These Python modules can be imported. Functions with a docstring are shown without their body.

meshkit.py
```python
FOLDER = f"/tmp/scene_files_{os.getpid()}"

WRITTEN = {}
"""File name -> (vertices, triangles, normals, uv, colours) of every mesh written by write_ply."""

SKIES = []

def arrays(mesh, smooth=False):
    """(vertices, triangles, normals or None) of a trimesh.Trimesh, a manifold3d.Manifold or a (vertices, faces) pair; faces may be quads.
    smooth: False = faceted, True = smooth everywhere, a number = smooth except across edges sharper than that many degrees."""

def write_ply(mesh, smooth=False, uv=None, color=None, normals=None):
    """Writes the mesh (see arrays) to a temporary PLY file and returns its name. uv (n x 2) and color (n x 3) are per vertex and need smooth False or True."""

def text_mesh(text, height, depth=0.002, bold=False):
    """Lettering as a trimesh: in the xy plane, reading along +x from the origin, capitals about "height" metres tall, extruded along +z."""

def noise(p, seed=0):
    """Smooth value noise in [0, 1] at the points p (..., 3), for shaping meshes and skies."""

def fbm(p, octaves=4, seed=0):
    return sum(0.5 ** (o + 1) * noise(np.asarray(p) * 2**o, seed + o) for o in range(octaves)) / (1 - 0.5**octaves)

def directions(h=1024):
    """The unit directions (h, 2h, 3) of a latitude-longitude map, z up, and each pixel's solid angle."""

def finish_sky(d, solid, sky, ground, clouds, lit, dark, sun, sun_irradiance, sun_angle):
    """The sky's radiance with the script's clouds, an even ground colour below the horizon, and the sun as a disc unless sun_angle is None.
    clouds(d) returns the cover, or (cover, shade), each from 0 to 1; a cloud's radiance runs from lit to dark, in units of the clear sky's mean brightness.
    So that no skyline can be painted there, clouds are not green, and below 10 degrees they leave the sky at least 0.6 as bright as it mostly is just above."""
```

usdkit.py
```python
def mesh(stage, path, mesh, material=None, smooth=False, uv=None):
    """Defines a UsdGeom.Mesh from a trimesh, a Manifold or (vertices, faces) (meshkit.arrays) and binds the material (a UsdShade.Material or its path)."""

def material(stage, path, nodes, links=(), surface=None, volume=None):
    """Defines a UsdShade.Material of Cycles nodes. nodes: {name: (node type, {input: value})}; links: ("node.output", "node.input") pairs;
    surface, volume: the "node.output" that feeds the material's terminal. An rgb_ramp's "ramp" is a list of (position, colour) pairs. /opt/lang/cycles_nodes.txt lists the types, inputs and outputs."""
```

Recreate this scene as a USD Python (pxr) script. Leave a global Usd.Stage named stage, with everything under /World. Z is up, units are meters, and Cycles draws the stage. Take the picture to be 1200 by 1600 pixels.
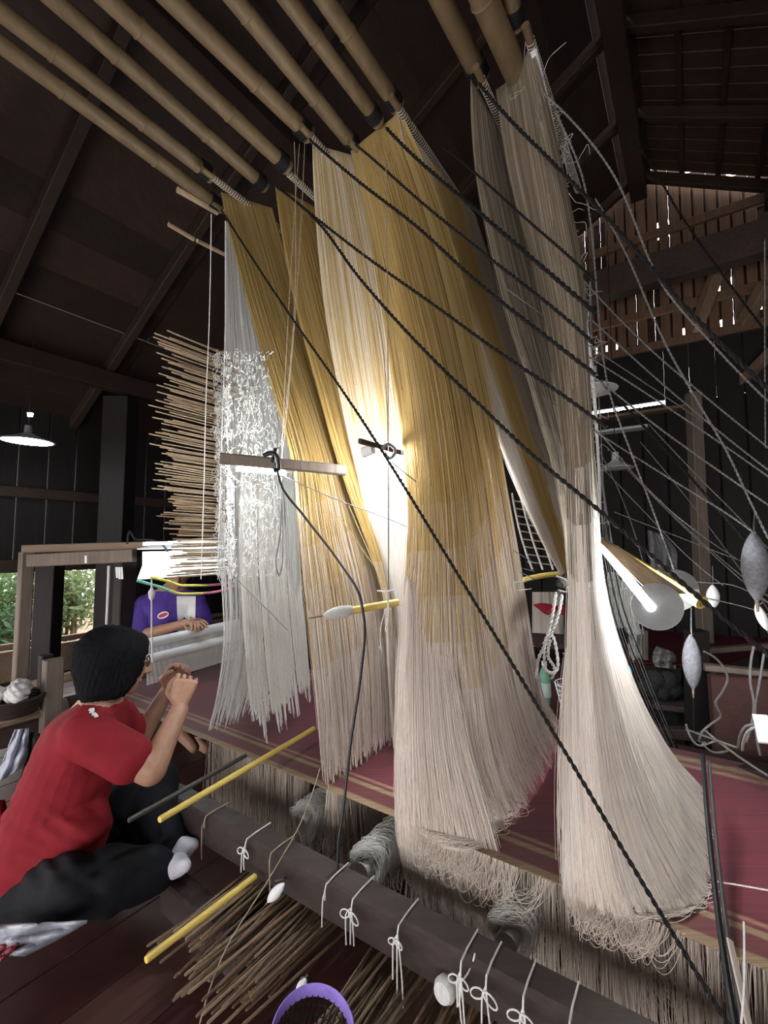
import math, random
import numpy as np, trimesh, usdkit, meshkit
import manifold3d as m3
from pxr import Usd, UsdGeom, UsdLux, UsdShade, Gf, Sdf, Vt

random.seed(7); rng = np.random.default_rng(7)
stage = Usd.Stage.CreateInMemory()
UsdGeom.SetStageUpAxis(stage, UsdGeom.Tokens.z); UsdGeom.SetStageMetersPerUnit(stage, 1.0)
UsdGeom.Xform.Define(stage, '/World'); UsdGeom.Scope.Define(stage, '/World/Looks')

# ------------------------------------------------------------------ camera
CAMH, FPX, PITCH = 1.27, 700.0, math.radians(4.0)
EXPOSURE = 0.6
cam = UsdGeom.Camera.Define(stage, '/World/camera')
cam.AddTranslateOp().Set(Gf.Vec3d(0, 0, CAMH)); cam.AddRotateXOp().Set(90 + 4.0)
cam.CreateHorizontalApertureAttr(36.0); cam.CreateVerticalApertureAttr(48.0)
cam.CreateFocalLengthAttr(36.0 * FPX / 1200); cam.CreateClippingRangeAttr(Gf.Vec2f(0.05, 200))
cam.CreateExposureAttr(EXPOSURE)

# ------------------------------------------------------------------ light: overcast daylight outside the open-sided shed
DOME = 1.0
dome = UsdLux.DomeLight.Define(stage, '/World/sky_light')
dome.CreateColorAttr(Gf.Vec3f(1.0, 0.965, 0.945)); dome.CreateIntensityAttr(DOME)

sun = UsdLux.DistantLight.Define(stage, '/World/sun_light')
sun.CreateColorAttr(Gf.Vec3f(1.0, 0.84, 0.62)); sun.CreateIntensityAttr(3.0); sun.CreateAngleAttr(0.53)
sun.AddRotateZOp().Set(55.0); sun.AddRotateYOp().Set(-22.0)

# ------------------------------------------------------------------ helpers: places
FWD = np.array([0, math.cos(PITCH), math.sin(PITCH)]); UPV = np.array([0, -math.sin(PITCH), math.cos(PITCH)]); RGT = np.array([1.0, 0, 0])
CAM = np.array([0, 0, CAMH])
def ray(x, y): return FWD + RGT * (x - 600) / FPX + UPV * (800 - y) / FPX
def P(x, y, d): return CAM + ray(x, y) * d
def Pz(x, y, z):
    r = ray(x, y); return CAM + r * ((z - CAMH) / r[2])
def depth(p): return float((np.asarray(p) - CAM) @ FWD)
CLOTH = 0.42; TOPZ = 2.92
O = Pz(310, 1150, CLOTH); _q = Pz(1200, 1515, CLOTH)
A = (_q - O) / np.linalg.norm(_q - O); B = np.array([-A[1], A[0], 0.0]); ZA = np.array([0, 0, 1.0])
ANG = math.atan2(A[1], A[0])
def W(u, v, z): return np.array([O[0], O[1], 0]) + A * u + B * v + ZA * z
def Pu(x, y, u):
    r = ray(x, y); return CAM + r * ((u - (CAM - O) @ A) / (r @ A))
def UV(p): p = np.asarray(p) - O; return float(p @ A), float(p @ B)

# ------------------------------------------------------------------ helpers: prims
used = {}
def numbered(parent, name):
    k = (str(parent), name); n = used.get(k, 0); used[k] = n + 1
    return name if n == 0 else f'{name}_{n:03d}'
def path_of(parent): return '/World' if parent is None else str(parent.GetPath())
def tag(o, label=None, cat=None, group=None, kind=None):
    p = o if isinstance(o, Usd.Prim) else o.GetPrim()
    for k, v in (('label', label), ('category', cat), ('group', group), ('kind', kind)):
        if v: p.SetCustomDataByKey(k, v)
    return p
def obj(name, mesh, mat, parent=None, smooth=40):
    pp = path_of(parent)
    if isinstance(mesh, list): mesh = trimesh.util.concatenate(mesh)
    return usdkit.mesh(stage, f'{pp}/{numbered(pp, name)}', mesh, mat, smooth).GetPrim()
def thing(name, label, cat, loc=(0, 0, 0), rotz=0, group=None, kind=None):
    x = UsdGeom.Xform.Define(stage, '/World/' + numbered('/World', name))
    x.AddTranslateOp().Set(Gf.Vec3d(*map(float, loc)))
    if rotz: x.AddRotateZOp().Set(math.degrees(rotz))
    return tag(x, label, cat, group, kind)
def dup(root, loc, rotz=0, label=None, group=None, tilt=None, scale=None):
    was = root.GetCustomData()
    x = UsdGeom.Xform.Define(stage, '/World/' + numbered('/World', ''.join(c for c in root.GetName()).rstrip('0123456789').rstrip('_')))
    x.AddTranslateOp().Set(Gf.Vec3d(*map(float, loc)))
    if rotz: x.AddRotateZOp().Set(math.degrees(rotz))
    if tilt: x.AddRotateYOp().Set(math.degrees(tilt))
    if scale: x.AddScaleOp().Set(Gf.Vec3f(*scale))
    p = x.GetPrim(); p.GetReferences().AddInternalReference(root.GetPath()); p.SetInstanceable(True)
    return tag(p, label or was.get('label'), was.get('category'), group or was.get('group'))
def curves(name, lines, width, mat, parent=None, kind=None):
    pp = path_of(parent)
    c = UsdGeom.BasisCurves.Define(stage, f'{pp}/{numbered(pp, name)}')
    c.CreateTypeAttr('linear'); c.CreateWrapAttr('nonperiodic')
    c.CreateCurveVertexCountsAttr(Vt.IntArray([len(l) for l in lines]))
    pts = np.vstack(lines).astype(np.float32)
    c.CreatePointsAttr(Vt.Vec3fArray.FromNumpy(np.ascontiguousarray(pts)))
    c.CreateWidthsAttr(Vt.FloatArray.FromNumpy(np.full(len(pts), width, np.float32))); c.SetWidthsInterpolation('vertex')
    UsdShade.MaterialBindingAPI.Apply(c.GetPrim()).Bind(mat)
    return tag(c, kind=kind)

# ------------------------------------------------------------------ helpers: shapes
def unit(v): v = np.asarray(v, float); return v / max(np.linalg.norm(v), 1e-9)
def frames(pts):
    pts = np.asarray(pts, float); t = np.gradient(pts, axis=0); t /= np.maximum(np.linalg.norm(t, axis=1, keepdims=True), 1e-9)
    n = unit(np.cross(t[0], [0, 0, 1] if abs(t[0][2]) < 0.9 else [1, 0, 0])); ns = [n]
    for i in range(1, len(pts)):
        n = unit(n - t[i] * (n @ t[i])); ns.append(n)
    ns = np.array(ns); return t, ns, np.cross(t, ns)
def tube(pts, r, n=8, caps=True, hollow=False):
    pts = np.asarray(pts, float); k = len(pts); r = np.broadcast_to(np.asarray(r, float), (k,))
    t, a, b = frames(pts); th = np.linspace(0, 2 * math.pi, n, endpoint=False)
    v = (pts[:, None] + r[:, None, None] * (np.cos(th)[None, :, None] * a[:, None] + np.sin(th)[None, :, None] * b[:, None])).reshape(-1, 3)
    f = []
    for i in range(k - 1):
        for j in range(n):
            p, q = i * n + j, i * n + (j + 1) % n
            f += [[p, q, q + n], [p, q + n, p + n]]
    if caps:
        v = np.vstack([v, pts[0], pts[-1]])
        for j in range(n):
            f += [[k * n, (j + 1) % n, j], [k * n + 1, (k - 1) * n + j, (k - 1) * n + (j + 1) % n]]
    return trimesh.Trimesh(v, np.array(f)[:, ::-1] if False else np.array(f), process=False)
def spline(pts, n):
    pts = np.asarray(pts, float)
    if len(pts) == 2: return pts[0] + (pts[1] - pts[0]) * np.linspace(0, 1, n)[:, None]
    from scipy.interpolate import PchipInterpolator
    s = np.r_[0, np.cumsum(np.linalg.norm(np.diff(pts, axis=0), axis=1) + 1e-9)]
    return PchipInterpolator(s / s[-1], pts)(np.linspace(0, 1, n))
def twist(pts, r, pitch, strands=2, n=5):
    """a laid rope: strands winding about the line"""
    pts = np.asarray(pts, float); L = np.sum(np.linalg.norm(np.diff(pts, axis=0), axis=1))
    m = max(int(L / pitch * 7), 8); c = spline(pts, m); t, a, b = frames(c); out = []
    for k in range(strands):
        ph = np.linspace(0, L / pitch * 2 * math.pi, m) + 2 * math.pi * k / strands
        out.append(tube(c + 0.5 * r * (np.cos(ph)[:, None] * a + np.sin(ph)[:, None] * b), r * 0.56, n))
    return trimesh.util.concatenate(out)
def ipath(px, d0, d1, n=24, z0=None, z1=None):
    """a line through picture points, its distance running evenly from d0 to d1 (true perspective)"""
    px = spline(np.asarray(px, float), n); s = np.r_[0, np.cumsum(np.linalg.norm(np.diff(px, axis=0), axis=1))]; s /= s[-1]
    inv = (1 - s) / d0 + s / d1
    return np.array([P(x, y, 1 / i) for (x, y), i in zip(px, inv)])
def beam(p, q, w, h, up=(0, 0, 1), bev=0.006):
    """a squared timber from p to q (centre line), w across, h tall, its edges chamfered"""
    p, q = np.asarray(p, float), np.asarray(q, float); d = unit(q - p)
    if abs(d @ unit(up)) > 0.99: up = B
    s = unit(np.cross(d, up)); t = np.cross(s, d)
    bev = min(bev, w * 0.25, h * 0.25); o = [(-w/2+bev, -h/2), (w/2-bev, -h/2), (w/2, -h/2+bev), (w/2, h/2-bev), (w/2-bev, h/2), (-w/2+bev, h/2), (-w/2, h/2-bev), (-w/2, -h/2+bev)]
    v = np.array([e + s * x + t * y for e in (p, q) for x, y in o]); n = 8; f = []
    for j in range(n):
        k = (j + 1) % n; f += [[j, n + k, k], [j, n + j, n + k]]
    for j in range(1, n - 1): f += [[0, j, j + 1], [n, n + j + 1, n + j]]
    m = trimesh.Trimesh(v, np.array(f), process=False)
    if m.volume < 0: m.invert()
    return m
def ubeam(u0, v0, z0, u1, v1, z1, w, h): return beam(W(u0, v0, z0), W(u1, v1, z1), w, h)
def ubox(u0, u1, v0, v1, z0, z1): return beam(W(u0, (v0+v1)/2, (z0+z1)/2), W(u1, (v0+v1)/2, (z0+z1)/2), abs(v1-v0), abs(z1-z0))
def lathe(prof, p, q, n=20, ends=True):
    """profile (distance along, radius) turned about the line from p toward q"""
    prof = np.asarray(prof, float); p = np.asarray(p, float); d = unit(np.asarray(q, float) - p)
    a = unit(np.cross(d, [0, 0, 1] if abs(d[2]) < .9 else [1, 0, 0])); b = np.cross(d, a); th = np.linspace(0, 2 * math.pi, n, endpoint=False)
    ringv = np.cos(th)[:, None] * a + np.sin(th)[:, None] * b; v = np.vstack([p + d * s + ringv * r for s, r in prof]); f = []
    for i in range(len(prof) - 1):
        for j in range(n):
            k, l = i * n + j, i * n + (j + 1) % n; f += [[k, l, l + n], [k, l + n, k + n]]
    for e in (0, len(prof) - 1):
        if ends and prof[e, 1] > 1e-6:
            v = np.vstack([v, p + d * prof[e, 0]]); c = len(v) - 1
            f += [[c, e * n + (j + 1) % n, e * n + j] if e == 0 else [c, e * n + j, e * n + (j + 1) % n] for j in range(n)]
    m = trimesh.Trimesh(v, np.array(f), process=False); m.merge_vertices(); m.update_faces(m.nondegenerate_faces())
    return m
def quadmesh(grid):
    g = np.asarray(grid, float); a, b = g.shape[:2]; f = []
    for i in range(a - 1):
        for j in range(b - 1):
            k = i * b + j; f += [[k, k + 1, k + b + 1], [k, k + b + 1, k + b]]
    return trimesh.Trimesh(g.reshape(-1, 3), np.array(f), process=False)
def solid_sheet(grid, th):
    g = np.asarray(grid, float); m = quadmesh(g); nrm = m.vertex_normals; nb = len(m.vertices); a, b = g.shape[:2]
    v = np.vstack([m.vertices + nrm * th / 2, m.vertices - nrm * th / 2]); f = [m.faces, m.faces[:, ::-1] + nb]
    rim = [i * b for i in range(a)][::-1] + list(range(b)) + [i * b + b - 1 for i in range(1, a)] + [(a - 1) * b + j for j in range(b - 2, 0, -1)]
    s = []
    for i in range(len(rim)):
        p, q = rim[i], rim[(i + 1) % len(rim)]; s += [[p, q + nb, q], [p, p + nb, q + nb]]
    return trimesh.Trimesh(v, np.vstack(f + [np.array(s)]), process=False)
def hullballs(balls):
    """hull of spheres [(centre, radius), ...]"""
    pts = []
    for c, r in balls:
        s = trimesh.creation.icosphere(2, r); pts.append(np.asarray(s.vertices) + np.asarray(c))
    return m3.Manifold.hull_points(np.vstack(pts))
def fuse(bones, edge=0.02, it=12):
    m = bones[0]
    for b in bones[1:]: m = m + b
    m = m.refine_to_length(edge); k = m.to_mesh(); t = trimesh.Trimesh(k.vert_properties[:, :3], k.tri_verts, process=True)
    trimesh.smoothing.filter_taubin(t, 0.5, 0.53, iterations=it); return t
def bone(a, ra, b, rb): return hullballs([(a, ra), (b, rb)])

# ------------------------------------------------------------------ materials
def mat(name, nodes, links, surface='p.BSDF'): return usdkit.material(stage, '/World/Looks/' + name, nodes, links, surface=surface)
def plain(name, c1, c2=None, rough=0.6, scale=30.0, spec=0.4, bump=0.0, **kw):
    c2 = c2 if c2 is not None else [x * 0.75 for x in c1]
    nodes = {'g': ('geometry', {}), 'n': ('noise_texture', {'scale': scale, 'detail': 5.0, 'roughness': 0.6}), 'r': ('rgb_ramp', {'ramp': [(0.3, c2), (0.7, c1)]}),
             'p': ('principled_bsdf', {'roughness': rough, 'specular_ior_level': spec, **kw})}
    links = [('g.position', 'n.vector'), ('n.fac', 'r.fac'), ('r.color', 'p.base_color')]
    if bump:
        nodes['b'] = ('bump', {'strength': bump, 'distance': 0.004}); links += [('n.fac', 'b.height'), ('b.normal', 'p.normal')]
    return mat(name, nodes, links)
def wood(name, c1, c2, axis='A', rough=0.65, fine=1.0, bump=0.4):
    sc = {'A': (2.5, 45, 45), 'B': (45, 2.5, 45), 'Z': (45, 45, 2.5)}[axis]
    nodes = {'g': ('geometry', {}), 'm': ('mapping', {'mapping_type': 'point', 'rotation': (0, 0, -ANG), 'scale': [s * fine for s in sc]}),
             'n': ('noise_texture', {'scale': 1.0, 'detail': 6.0, 'roughness': 0.65, 'distortion': 0.6}), 'n2': ('noise_texture', {'scale': 3.0, 'detail': 3.0}),
             'x': ('mix_float', {'fac': 0.35}), 'r': ('rgb_ramp', {'ramp': [(0.28, c2), (0.72, c1)]}), 'b': ('bump', {'strength': bump, 'distance': 0.003}),
             'p': ('principled_bsdf', {'roughness': rough, 'specular_ior_level': 0.35})}
    links = [('g.position', 'm.vector'), ('m.vector', 'n.vector'), ('g.position', 'n2.vector'), ('n.fac', 'x.a'), ('n2.fac', 'x.b'), ('x.result', 'r.fac'), ('r.color', 'p.base_color'), ('n.fac', 'b.height'), ('b.normal', 'p.normal')]
    return mat(name, nodes, links)
def thread(name, c, trans=0.35):
    return mat(name, {'d': ('principled_bsdf', {'base_color': c, 'roughness': 0.55, 'specular_ior_level': 0.3}), 't': ('translucent_bsdf', {'color': c}), 'm': ('mix_closure', {'fac': trans})},
               [('d.BSDF', 'm.closure1'), ('t.BSDF', 'm.closure2')], 'm.closure')
def glow(name, c, s): return mat(name, {'e': ('emission', {'color': c, 'strength': s})}, [], 'e.emission')
M = {}
M['gold'] = thread('gold_silk', (0.60, 0.43, 0.17)); M['gold_b'] = thread('gold_silk_pale', (0.66, 0.52, 0.27)); M['gold_c'] = thread('gold_silk_deep', (0.46, 0.31, 0.10))
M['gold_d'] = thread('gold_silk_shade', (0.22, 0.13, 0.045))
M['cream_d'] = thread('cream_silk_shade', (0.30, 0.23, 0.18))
M['cream'] = thread('cream_silk', (0.75, 0.66, 0.59)); M['cream_b'] = thread('cream_silk_pale', (0.85, 0.79, 0.73)); M['cream_c'] = thread('cream_silk_rosy', (0.58, 0.49, 0.46))
M['white'] = thread('white_thread', (0.78, 0.77, 0.74)); M['white_b'] = thread('white_thread_dull', (0.62, 0.61, 0.58)); M['grey'] = thread('grey_silk', (0.50, 0.43, 0.34)); M['grey_b'] = thread('grey_silk_pale', (0.60, 0.53, 0.44))
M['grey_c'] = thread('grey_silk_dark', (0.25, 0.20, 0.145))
M['floor'] = plain('floor_boards', (0.070, 0.022, 0.019), (0.030, 0.010, 0.009), 0.5, 5.0, 0.4)
M['dark_wood_A'] = wood('dark_wood_along', (0.050, 0.028, 0.022), (0.018, 0.010, 0.009), 'A')
M['dark_wood_B'] = wood('dark_wood_across', (0.055, 0.030, 0.022), (0.020, 0.011, 0.009), 'B')
M['dark_wood_Z'] = wood('dark_wood_upright', (0.015, 0.010, 0.010), (0.005, 0.0035, 0.0035), 'Z')
M['roof_wood'] = wood('roof_wood', (0.036, 0.018, 0.013), (0.012, 0.006, 0.005), 'B')
M['roof_wood_A'] = wood('roof_wood_slope', (0.045, 0.025, 0.017), (0.015, 0.008, 0.006), 'A')
M['tile'] = plain('clay_tile', (0.055, 0.024, 0.016), (0.023, 0.011, 0.008), 0.8, 14.0)
M['beam_grey'] = wood('loom_beam', (0.066, 0.048, 0.046), (0.030, 0.020, 0.020), 'A', 0.5)
M['pale_wood_A'] = wood('pale_wood', (0.30, 0.21, 0.14), (0.14, 0.095, 0.065), 'A')
M['grey_wood_Z'] = wood('weathered_post', (0.24, 0.19, 0.155), (0.12, 0.09, 0.072), 'Z')
M['bamboo'] = wood('bamboo', (0.19, 0.13, 0.068), (0.095, 0.062, 0.032), 'B', 0.55, 0.6)
M['bamboo_yellow'] = wood('bamboo_yellow', (0.62, 0.46, 0.13), (0.42, 0.29, 0.07), 'B', 0.4, 0.6)
M['stick'] = wood('thin_cane', (0.50, 0.38, 0.25), (0.28, 0.19, 0.115), 'B', 0.6)
M['stick_dark'] = wood('brown_cane', (0.22, 0.145, 0.095), (0.09, 0.055, 0.036), 'B', 0.6)
M['stick_mid'] = wood('mid_cane', (0.34, 0.235, 0.15), (0.17, 0.11, 0.07), 'B', 0.6)
M['yellow_rod'] = plain('yellow_rod', (0.74, 0.56, 0.14), (0.66, 0.48, 0.11), 0.4)
M['black'] = plain('black_rope', (0.006, 0.0055, 0.0055), (0.003, 0.003, 0.003), 0.75)
M['black_gloss'] = plain('black_plastic', (0.012, 0.012, 0.014), None, 0.35)
M['dark_rod'] = plain('dark_iron_rod', (0.06, 0.055, 0.055), None, 0.4)
M['cord'] = plain('grey_white_cord', (0.20, 0.195, 0.19), (0.13, 0.126, 0.122), 0.8, 90)
M['string'] = plain('white_string', (0.74, 0.73, 0.72), (0.58, 0.57, 0.57), 0.8, 90)
M['string_brown'] = plain('brown_string', (0.38, 0.30, 0.22), None, 0.8, 90)
M['white_paint'] = plain('white_paint', (0.80, 0.81, 0.82), (0.72, 0.73, 0.74), 0.5)
M['plastic_grey'] = plain('grey_weight', (0.20, 0.20, 0.22), (0.11, 0.11, 0.125), 0.8, 120, bump=.6)
M['tube'] = glow('fluorescent_tube', (0.90, 0.97, 1.0), 150.0)
M['tube_dim'] = glow('fluorescent_tube_dim', (0.90, 0.97, 1.0), 85.0)
M['tube_far'] = glow('fluorescent_tube_far', (0.90, 0.97, 1.0), 42.0)
M['bulb'] = glow('lamp_light', (0.85, 0.93, 1.0), 9.0)

# ================================================================== THE SHED
def struct(name, mesh, m, parent=None, smooth=40): 
    o = obj(name, mesh, m, parent, smooth)
    return tag(o, kind='structure') if parent is None else o
def sgroup(name):
    x = UsdGeom.Xform.Define(stage, '/World/' + name); return tag(x, kind='structure')
V0, V1, UL, UR, UG = -3.2, 4.3, -3.4, 6.0, 1.5
def zl(u): return 3.2 + (u + 2.3) * 0.577
def zr(u): return zl(UG) - (u - UG) * 0.577
fl = sgroup('floor'); bw = 0.2; k = 0
u = UL
fm = [M['floor'], plain('floor_boards_worn', (0.095, 0.040, 0.032), (0.042, 0.018, 0.015), 0.5, 4.0, 0.5)]
while u < UR:
    obj('board', beam(W(u + bw/2, V0, -0.02), W(u + bw/2, V1, -0.02 + rng.uniform(-.0015, .0)), bw - 0.004, 0.04, bev=0.002), fm[k % 3 == 1], fl, False); u += bw; k += 1
struct('ground', [beam(W(-14, 0, -0.5), W(UL - .02, 0, -0.5), 26, 0.1)], plain('bare_earth', (0.30, 0.22, 0.15), (0.15, 0.11, 0.075), 0.9, 1.5))
# roof: left slope of planks over rafters, right slope of clay tiles over laths
ce = sgroup('ceiling')
rm = [M['roof_wood'], wood('roof_wood_b', (0.024, 0.013, 0.010), (0.009, 0.005, 0.004), 'B'), wood('roof_wood_c', (0.052, 0.025, 0.017), (0.018, 0.009, 0.006), 'B')]
u = UL - 0.4
while u < UG - 0.05:
    for (va, vb) in ((-3.2, -1.3), (-1.3, 0.9), (0.9, 2.7), (2.7, 4.3)):
        obj('plank', beam(W(u, va + .003, zl(u) + rng.uniform(0, .012)), W(u, vb - .003, zl(u) + rng.uniform(0, .012)), 0.315, 0.022, up=(A * -0.5 + ZA * 0.866)), rm[rng.integers(3)], ce, False)
    u += 0.262 + (.022 if -2.6 < u < -2.4 else 0)
for v in np.arange(-2.8, 4.3, 0.88):
    obj('rafter', beam(W(UL - .4, v, zl(UL - .4) - .07), W(UG, v, zl(UG) - .07), 0.07, 0.10), M['roof_wood_A'], ce)
    obj('rafter', beam(W(UG, v, zr(UG) - .07), W(UR, v, zr(UR) - .07), 0.07, 0.10), M['roof_wood_A'], ce)
for (u, z, s) in ((-2.66, zl(-2.66) - .19, .12), (-0.4, zl(-0.4) - .19, .12), (UG, zl(UG) - .20, .16), (2.6, zr(2.6) - .19, .11), (3.7, zr(3.7) - .19, .11)):
    obj('purlin', ubeam(u, V0, z, u, V1, z, s, s * 1.4), M['roof_wood'], ce)
for ua, ub in ((UL - .45, -2.372), (-2.345, UG)):
    tag(obj('roof_cover', beam(W(ua, (V0 + V1) / 2, zl(ua) + .05), W(ub, (V0 + V1) / 2, zl(ub) + .05), V1 - V0, .02), M['tile'], ce, False), kind='stuff')
tm = [M['tile'], plain('clay_tile_dark', (0.055, 0.025, 0.017), (0.025, 0.013, 0.010), 0.8, 14.0)]
tiles = []
for i, u in enumerate(np.arange(UG + .1, UR, 0.30)):
    obj('lath', ubeam(u, V0, zr(u) - .01, u, V1, zr(u) - .01, 0.045, 0.02), M['roof_wood'], ce)
    for v in np.arange(0.6, V1, 0.155):
        if rng.random() < 0.012: continue
        if u < 3.4 and len(tiles) < 10**6 and v > 1.6:
            obj('tile', beam(W(u - .03, v, zr(u) + .05), W(u + .30, v, zr(u + .30) + .03), 0.151, 0.014, bev=.003), tm[rng.integers(2)], ce, False)
        else: tiles.append(beam(W(u - .03, v, zr(u) + .05), W(u + .30, v, zr(u + .30) + .03), 0.151, 0.014, bev=.003))
    tiles.append(beam(W(u - .03, (V0 + .52) / 2, zr(u) + .05), W(u + .30, (V0 + .52) / 2, zr(u + .30) + .03), .52 - V0, 0.014, bev=.003))
tag(obj('roof_tiles', tiles, M['tile'], ce, False), kind='stuff')
# far gable wall: dark boards below, an open lath lattice above the tie beam
M['lath'] = wood('lath_wood', (0.22, 0.13, 0.08), (0.09, 0.05, 0.032), 'Z')
wf = sgroup('wall_far')
obj('backing', ubox(UL, UR, V1 + .02, V1 + .03, 0, 2.74), M['dark_wood_A'], wf)
for u in np.arange(UL, UR, 0.22):
    obj('board', ubeam(u + .11, V1, 0, u + .11, V1, 2.74, 0.212, 0.03), M['dark_wood_Z'], wf, False)
    top = min(zl(u + .11), zr(u + .11))
    obj('board', ubeam(u + .11, V1, 2.785 if .75 < u < 1.6 else 2.74, u + .11, V1, min(3.36, top), 0.219, 0.03), M['dark_wood_Z'], wf, False)
gaps = rng.random(400)
for i, u in enumerate(np.arange(UL + 1, UR - 1, 0.17)):
    for k_, z in enumerate(np.arange(3.35, zl(UG), 0.21)):
        if z + .2 < min(zl(u), zr(u)) + .34 and gaps[(i * 37 + k_ * 11) % 400] < (.92 if .2 < u < 3.4 else 1): obj('shingle', ubeam(u, V1 + .09 + .012 * (k_ % 2), z, u, V1 + .09 + .012 * (k_ % 2), z + .215, 0.168, 0.012), tm[(i + k_) % 2], wf, False)
for i, u in enumerate(np.arange(UL + 1, UR - 1, 0.105)):
    top = min(zl(u), zr(u)) - .02
    if top > 3.5:
        if gaps[i] < .92: obj('lath', ubeam(u, V1 + .04, 3.38, u, V1 + .04, min(4.3, top), 0.085, 0.02), M['lath'], wf, False)
        if top > 4.3 and gaps[-i - 1] < .86: obj('lath', ubeam(u + .02, V1 + .05, 4.28, u + .02, V1 + .05, top, 0.088, 0.02), M['lath'], wf, False)
for z in (3.38, 3.75, 4.32, 4.62):
    w2 = (zl(UG) - z) / .577
    obj('rail', ubeam(max(UG - w2, UL), V1 - .03, z, min(UG + w2, UR), V1 - .03, z, 0.05, 0.09), M['lath'], wf)
obj('ledge', ubeam(0.8, V1 - .08, 2.66, 1.9, V1 - .08, 2.66, 0.14, 0.03), M['pale_wood_A'], wf)
obj('ledge', ubeam(0.8, V1 - .10, 2.50, 1.5, V1 - .10, 2.50, 0.16, 0.03), M['white_paint'], wf)
wb = sgroup('wall_back')
for u in np.arange(UL, UR, 0.24):
    top = min(zl(u + .12), zr(u + .12))
    if top > 1.6: obj('board', ubeam(u + .12, V0 + .02, 1.55, u + .12, V0 + .02, top, 0.238, 0.03), M['dark_wood_Z'], wb, False)
wl = sgroup('wall_left')
for v in np.arange(V0, V1, 0.24):
    obj('board', beam(W(UL, v, 1.03), W(UL, v, 2.58), 0.235, 0.03, up=A), M['dark_wood_Z'], wl, False)
for v in np.arange(1.28, V1, 0.24): obj('board', beam(W(UL, v, 0), W(UL, v, 1.03), 0.238, 0.03, up=A), M['dark_wood_Z'], wl, False)
obj('rail', ubeam(UL + .04, V0 + 1.2, 1.06, UL + .04, V1, 1.06, 0.06, 0.12), M['dark_wood_B'], wl)
obj('rail', ubeam(UL + .04, V0 + 1.2, 1.75, UL + .04, V1, 1.75, 0.05, 0.10), M['dark_wood_B'], wl)
obj('parapet', ubeam(UL, V0 + 1.2, 0.14, UL, V1, 0.14, 0.06, 0.28), M['pale_wood_A'], wl)
obj('rail', ubeam(UL + .05, V0 + 1.2, 0.33, UL + .05, V1, 0.33, 0.05, 0.05), M['pale_wood_A'], wl)
wr = sgroup('wall_right')
obj('backing', ubox(UR + .02, UR + .03, V0, V1, 0, zr(UR)), M['dark_wood_B'], wr)
for v in np.arange(V0, V1, 0.26): obj('board', beam(W(UR, v, 0), W(UR, v, zr(UR)), 0.255, 0.03, up=A), M['dark_wood_Z'], wr, False)
tb = obj('tie_beam', ubeam(-1.2, 3.75, 3.93, 4.0, 3.75, 3.93, 0.16, 0.30), wood('tie_beam_wood', (0.09, 0.056, 0.042), (0.034, 0.022, 0.018), 'A')); tag(tb, kind='structure')
for i, (px, py, d, px2, py2, d2, w) in enumerate(((1128, 405, 4.3, 1066, 572, 4.9, .10), (1196, 445, 4.2, 1106, 604, 4.8, .10), (1215, 540, 4.1, 1128, 628, 4.6, .08))):
    b = obj('roof_brace', beam(P(px, py, d), P(px2, py2, d2), w, w), wood(f'brace_wood_{i}', (0.30, 0.20, 0.13), (0.14, 0.09, 0.06), 'Z')); tag(b, kind='structure')
pp = P(1087, 700, 3.5)
tag(obj('wooden_post', beam([pp[0], pp[1], 0], [pp[0], pp[1], 2.45], .085, .085, up=(0, 1, 0)), M['grey_wood_Z']), 'squared weathered post standing alone in the dark behind the white cords', 'post')
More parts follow.
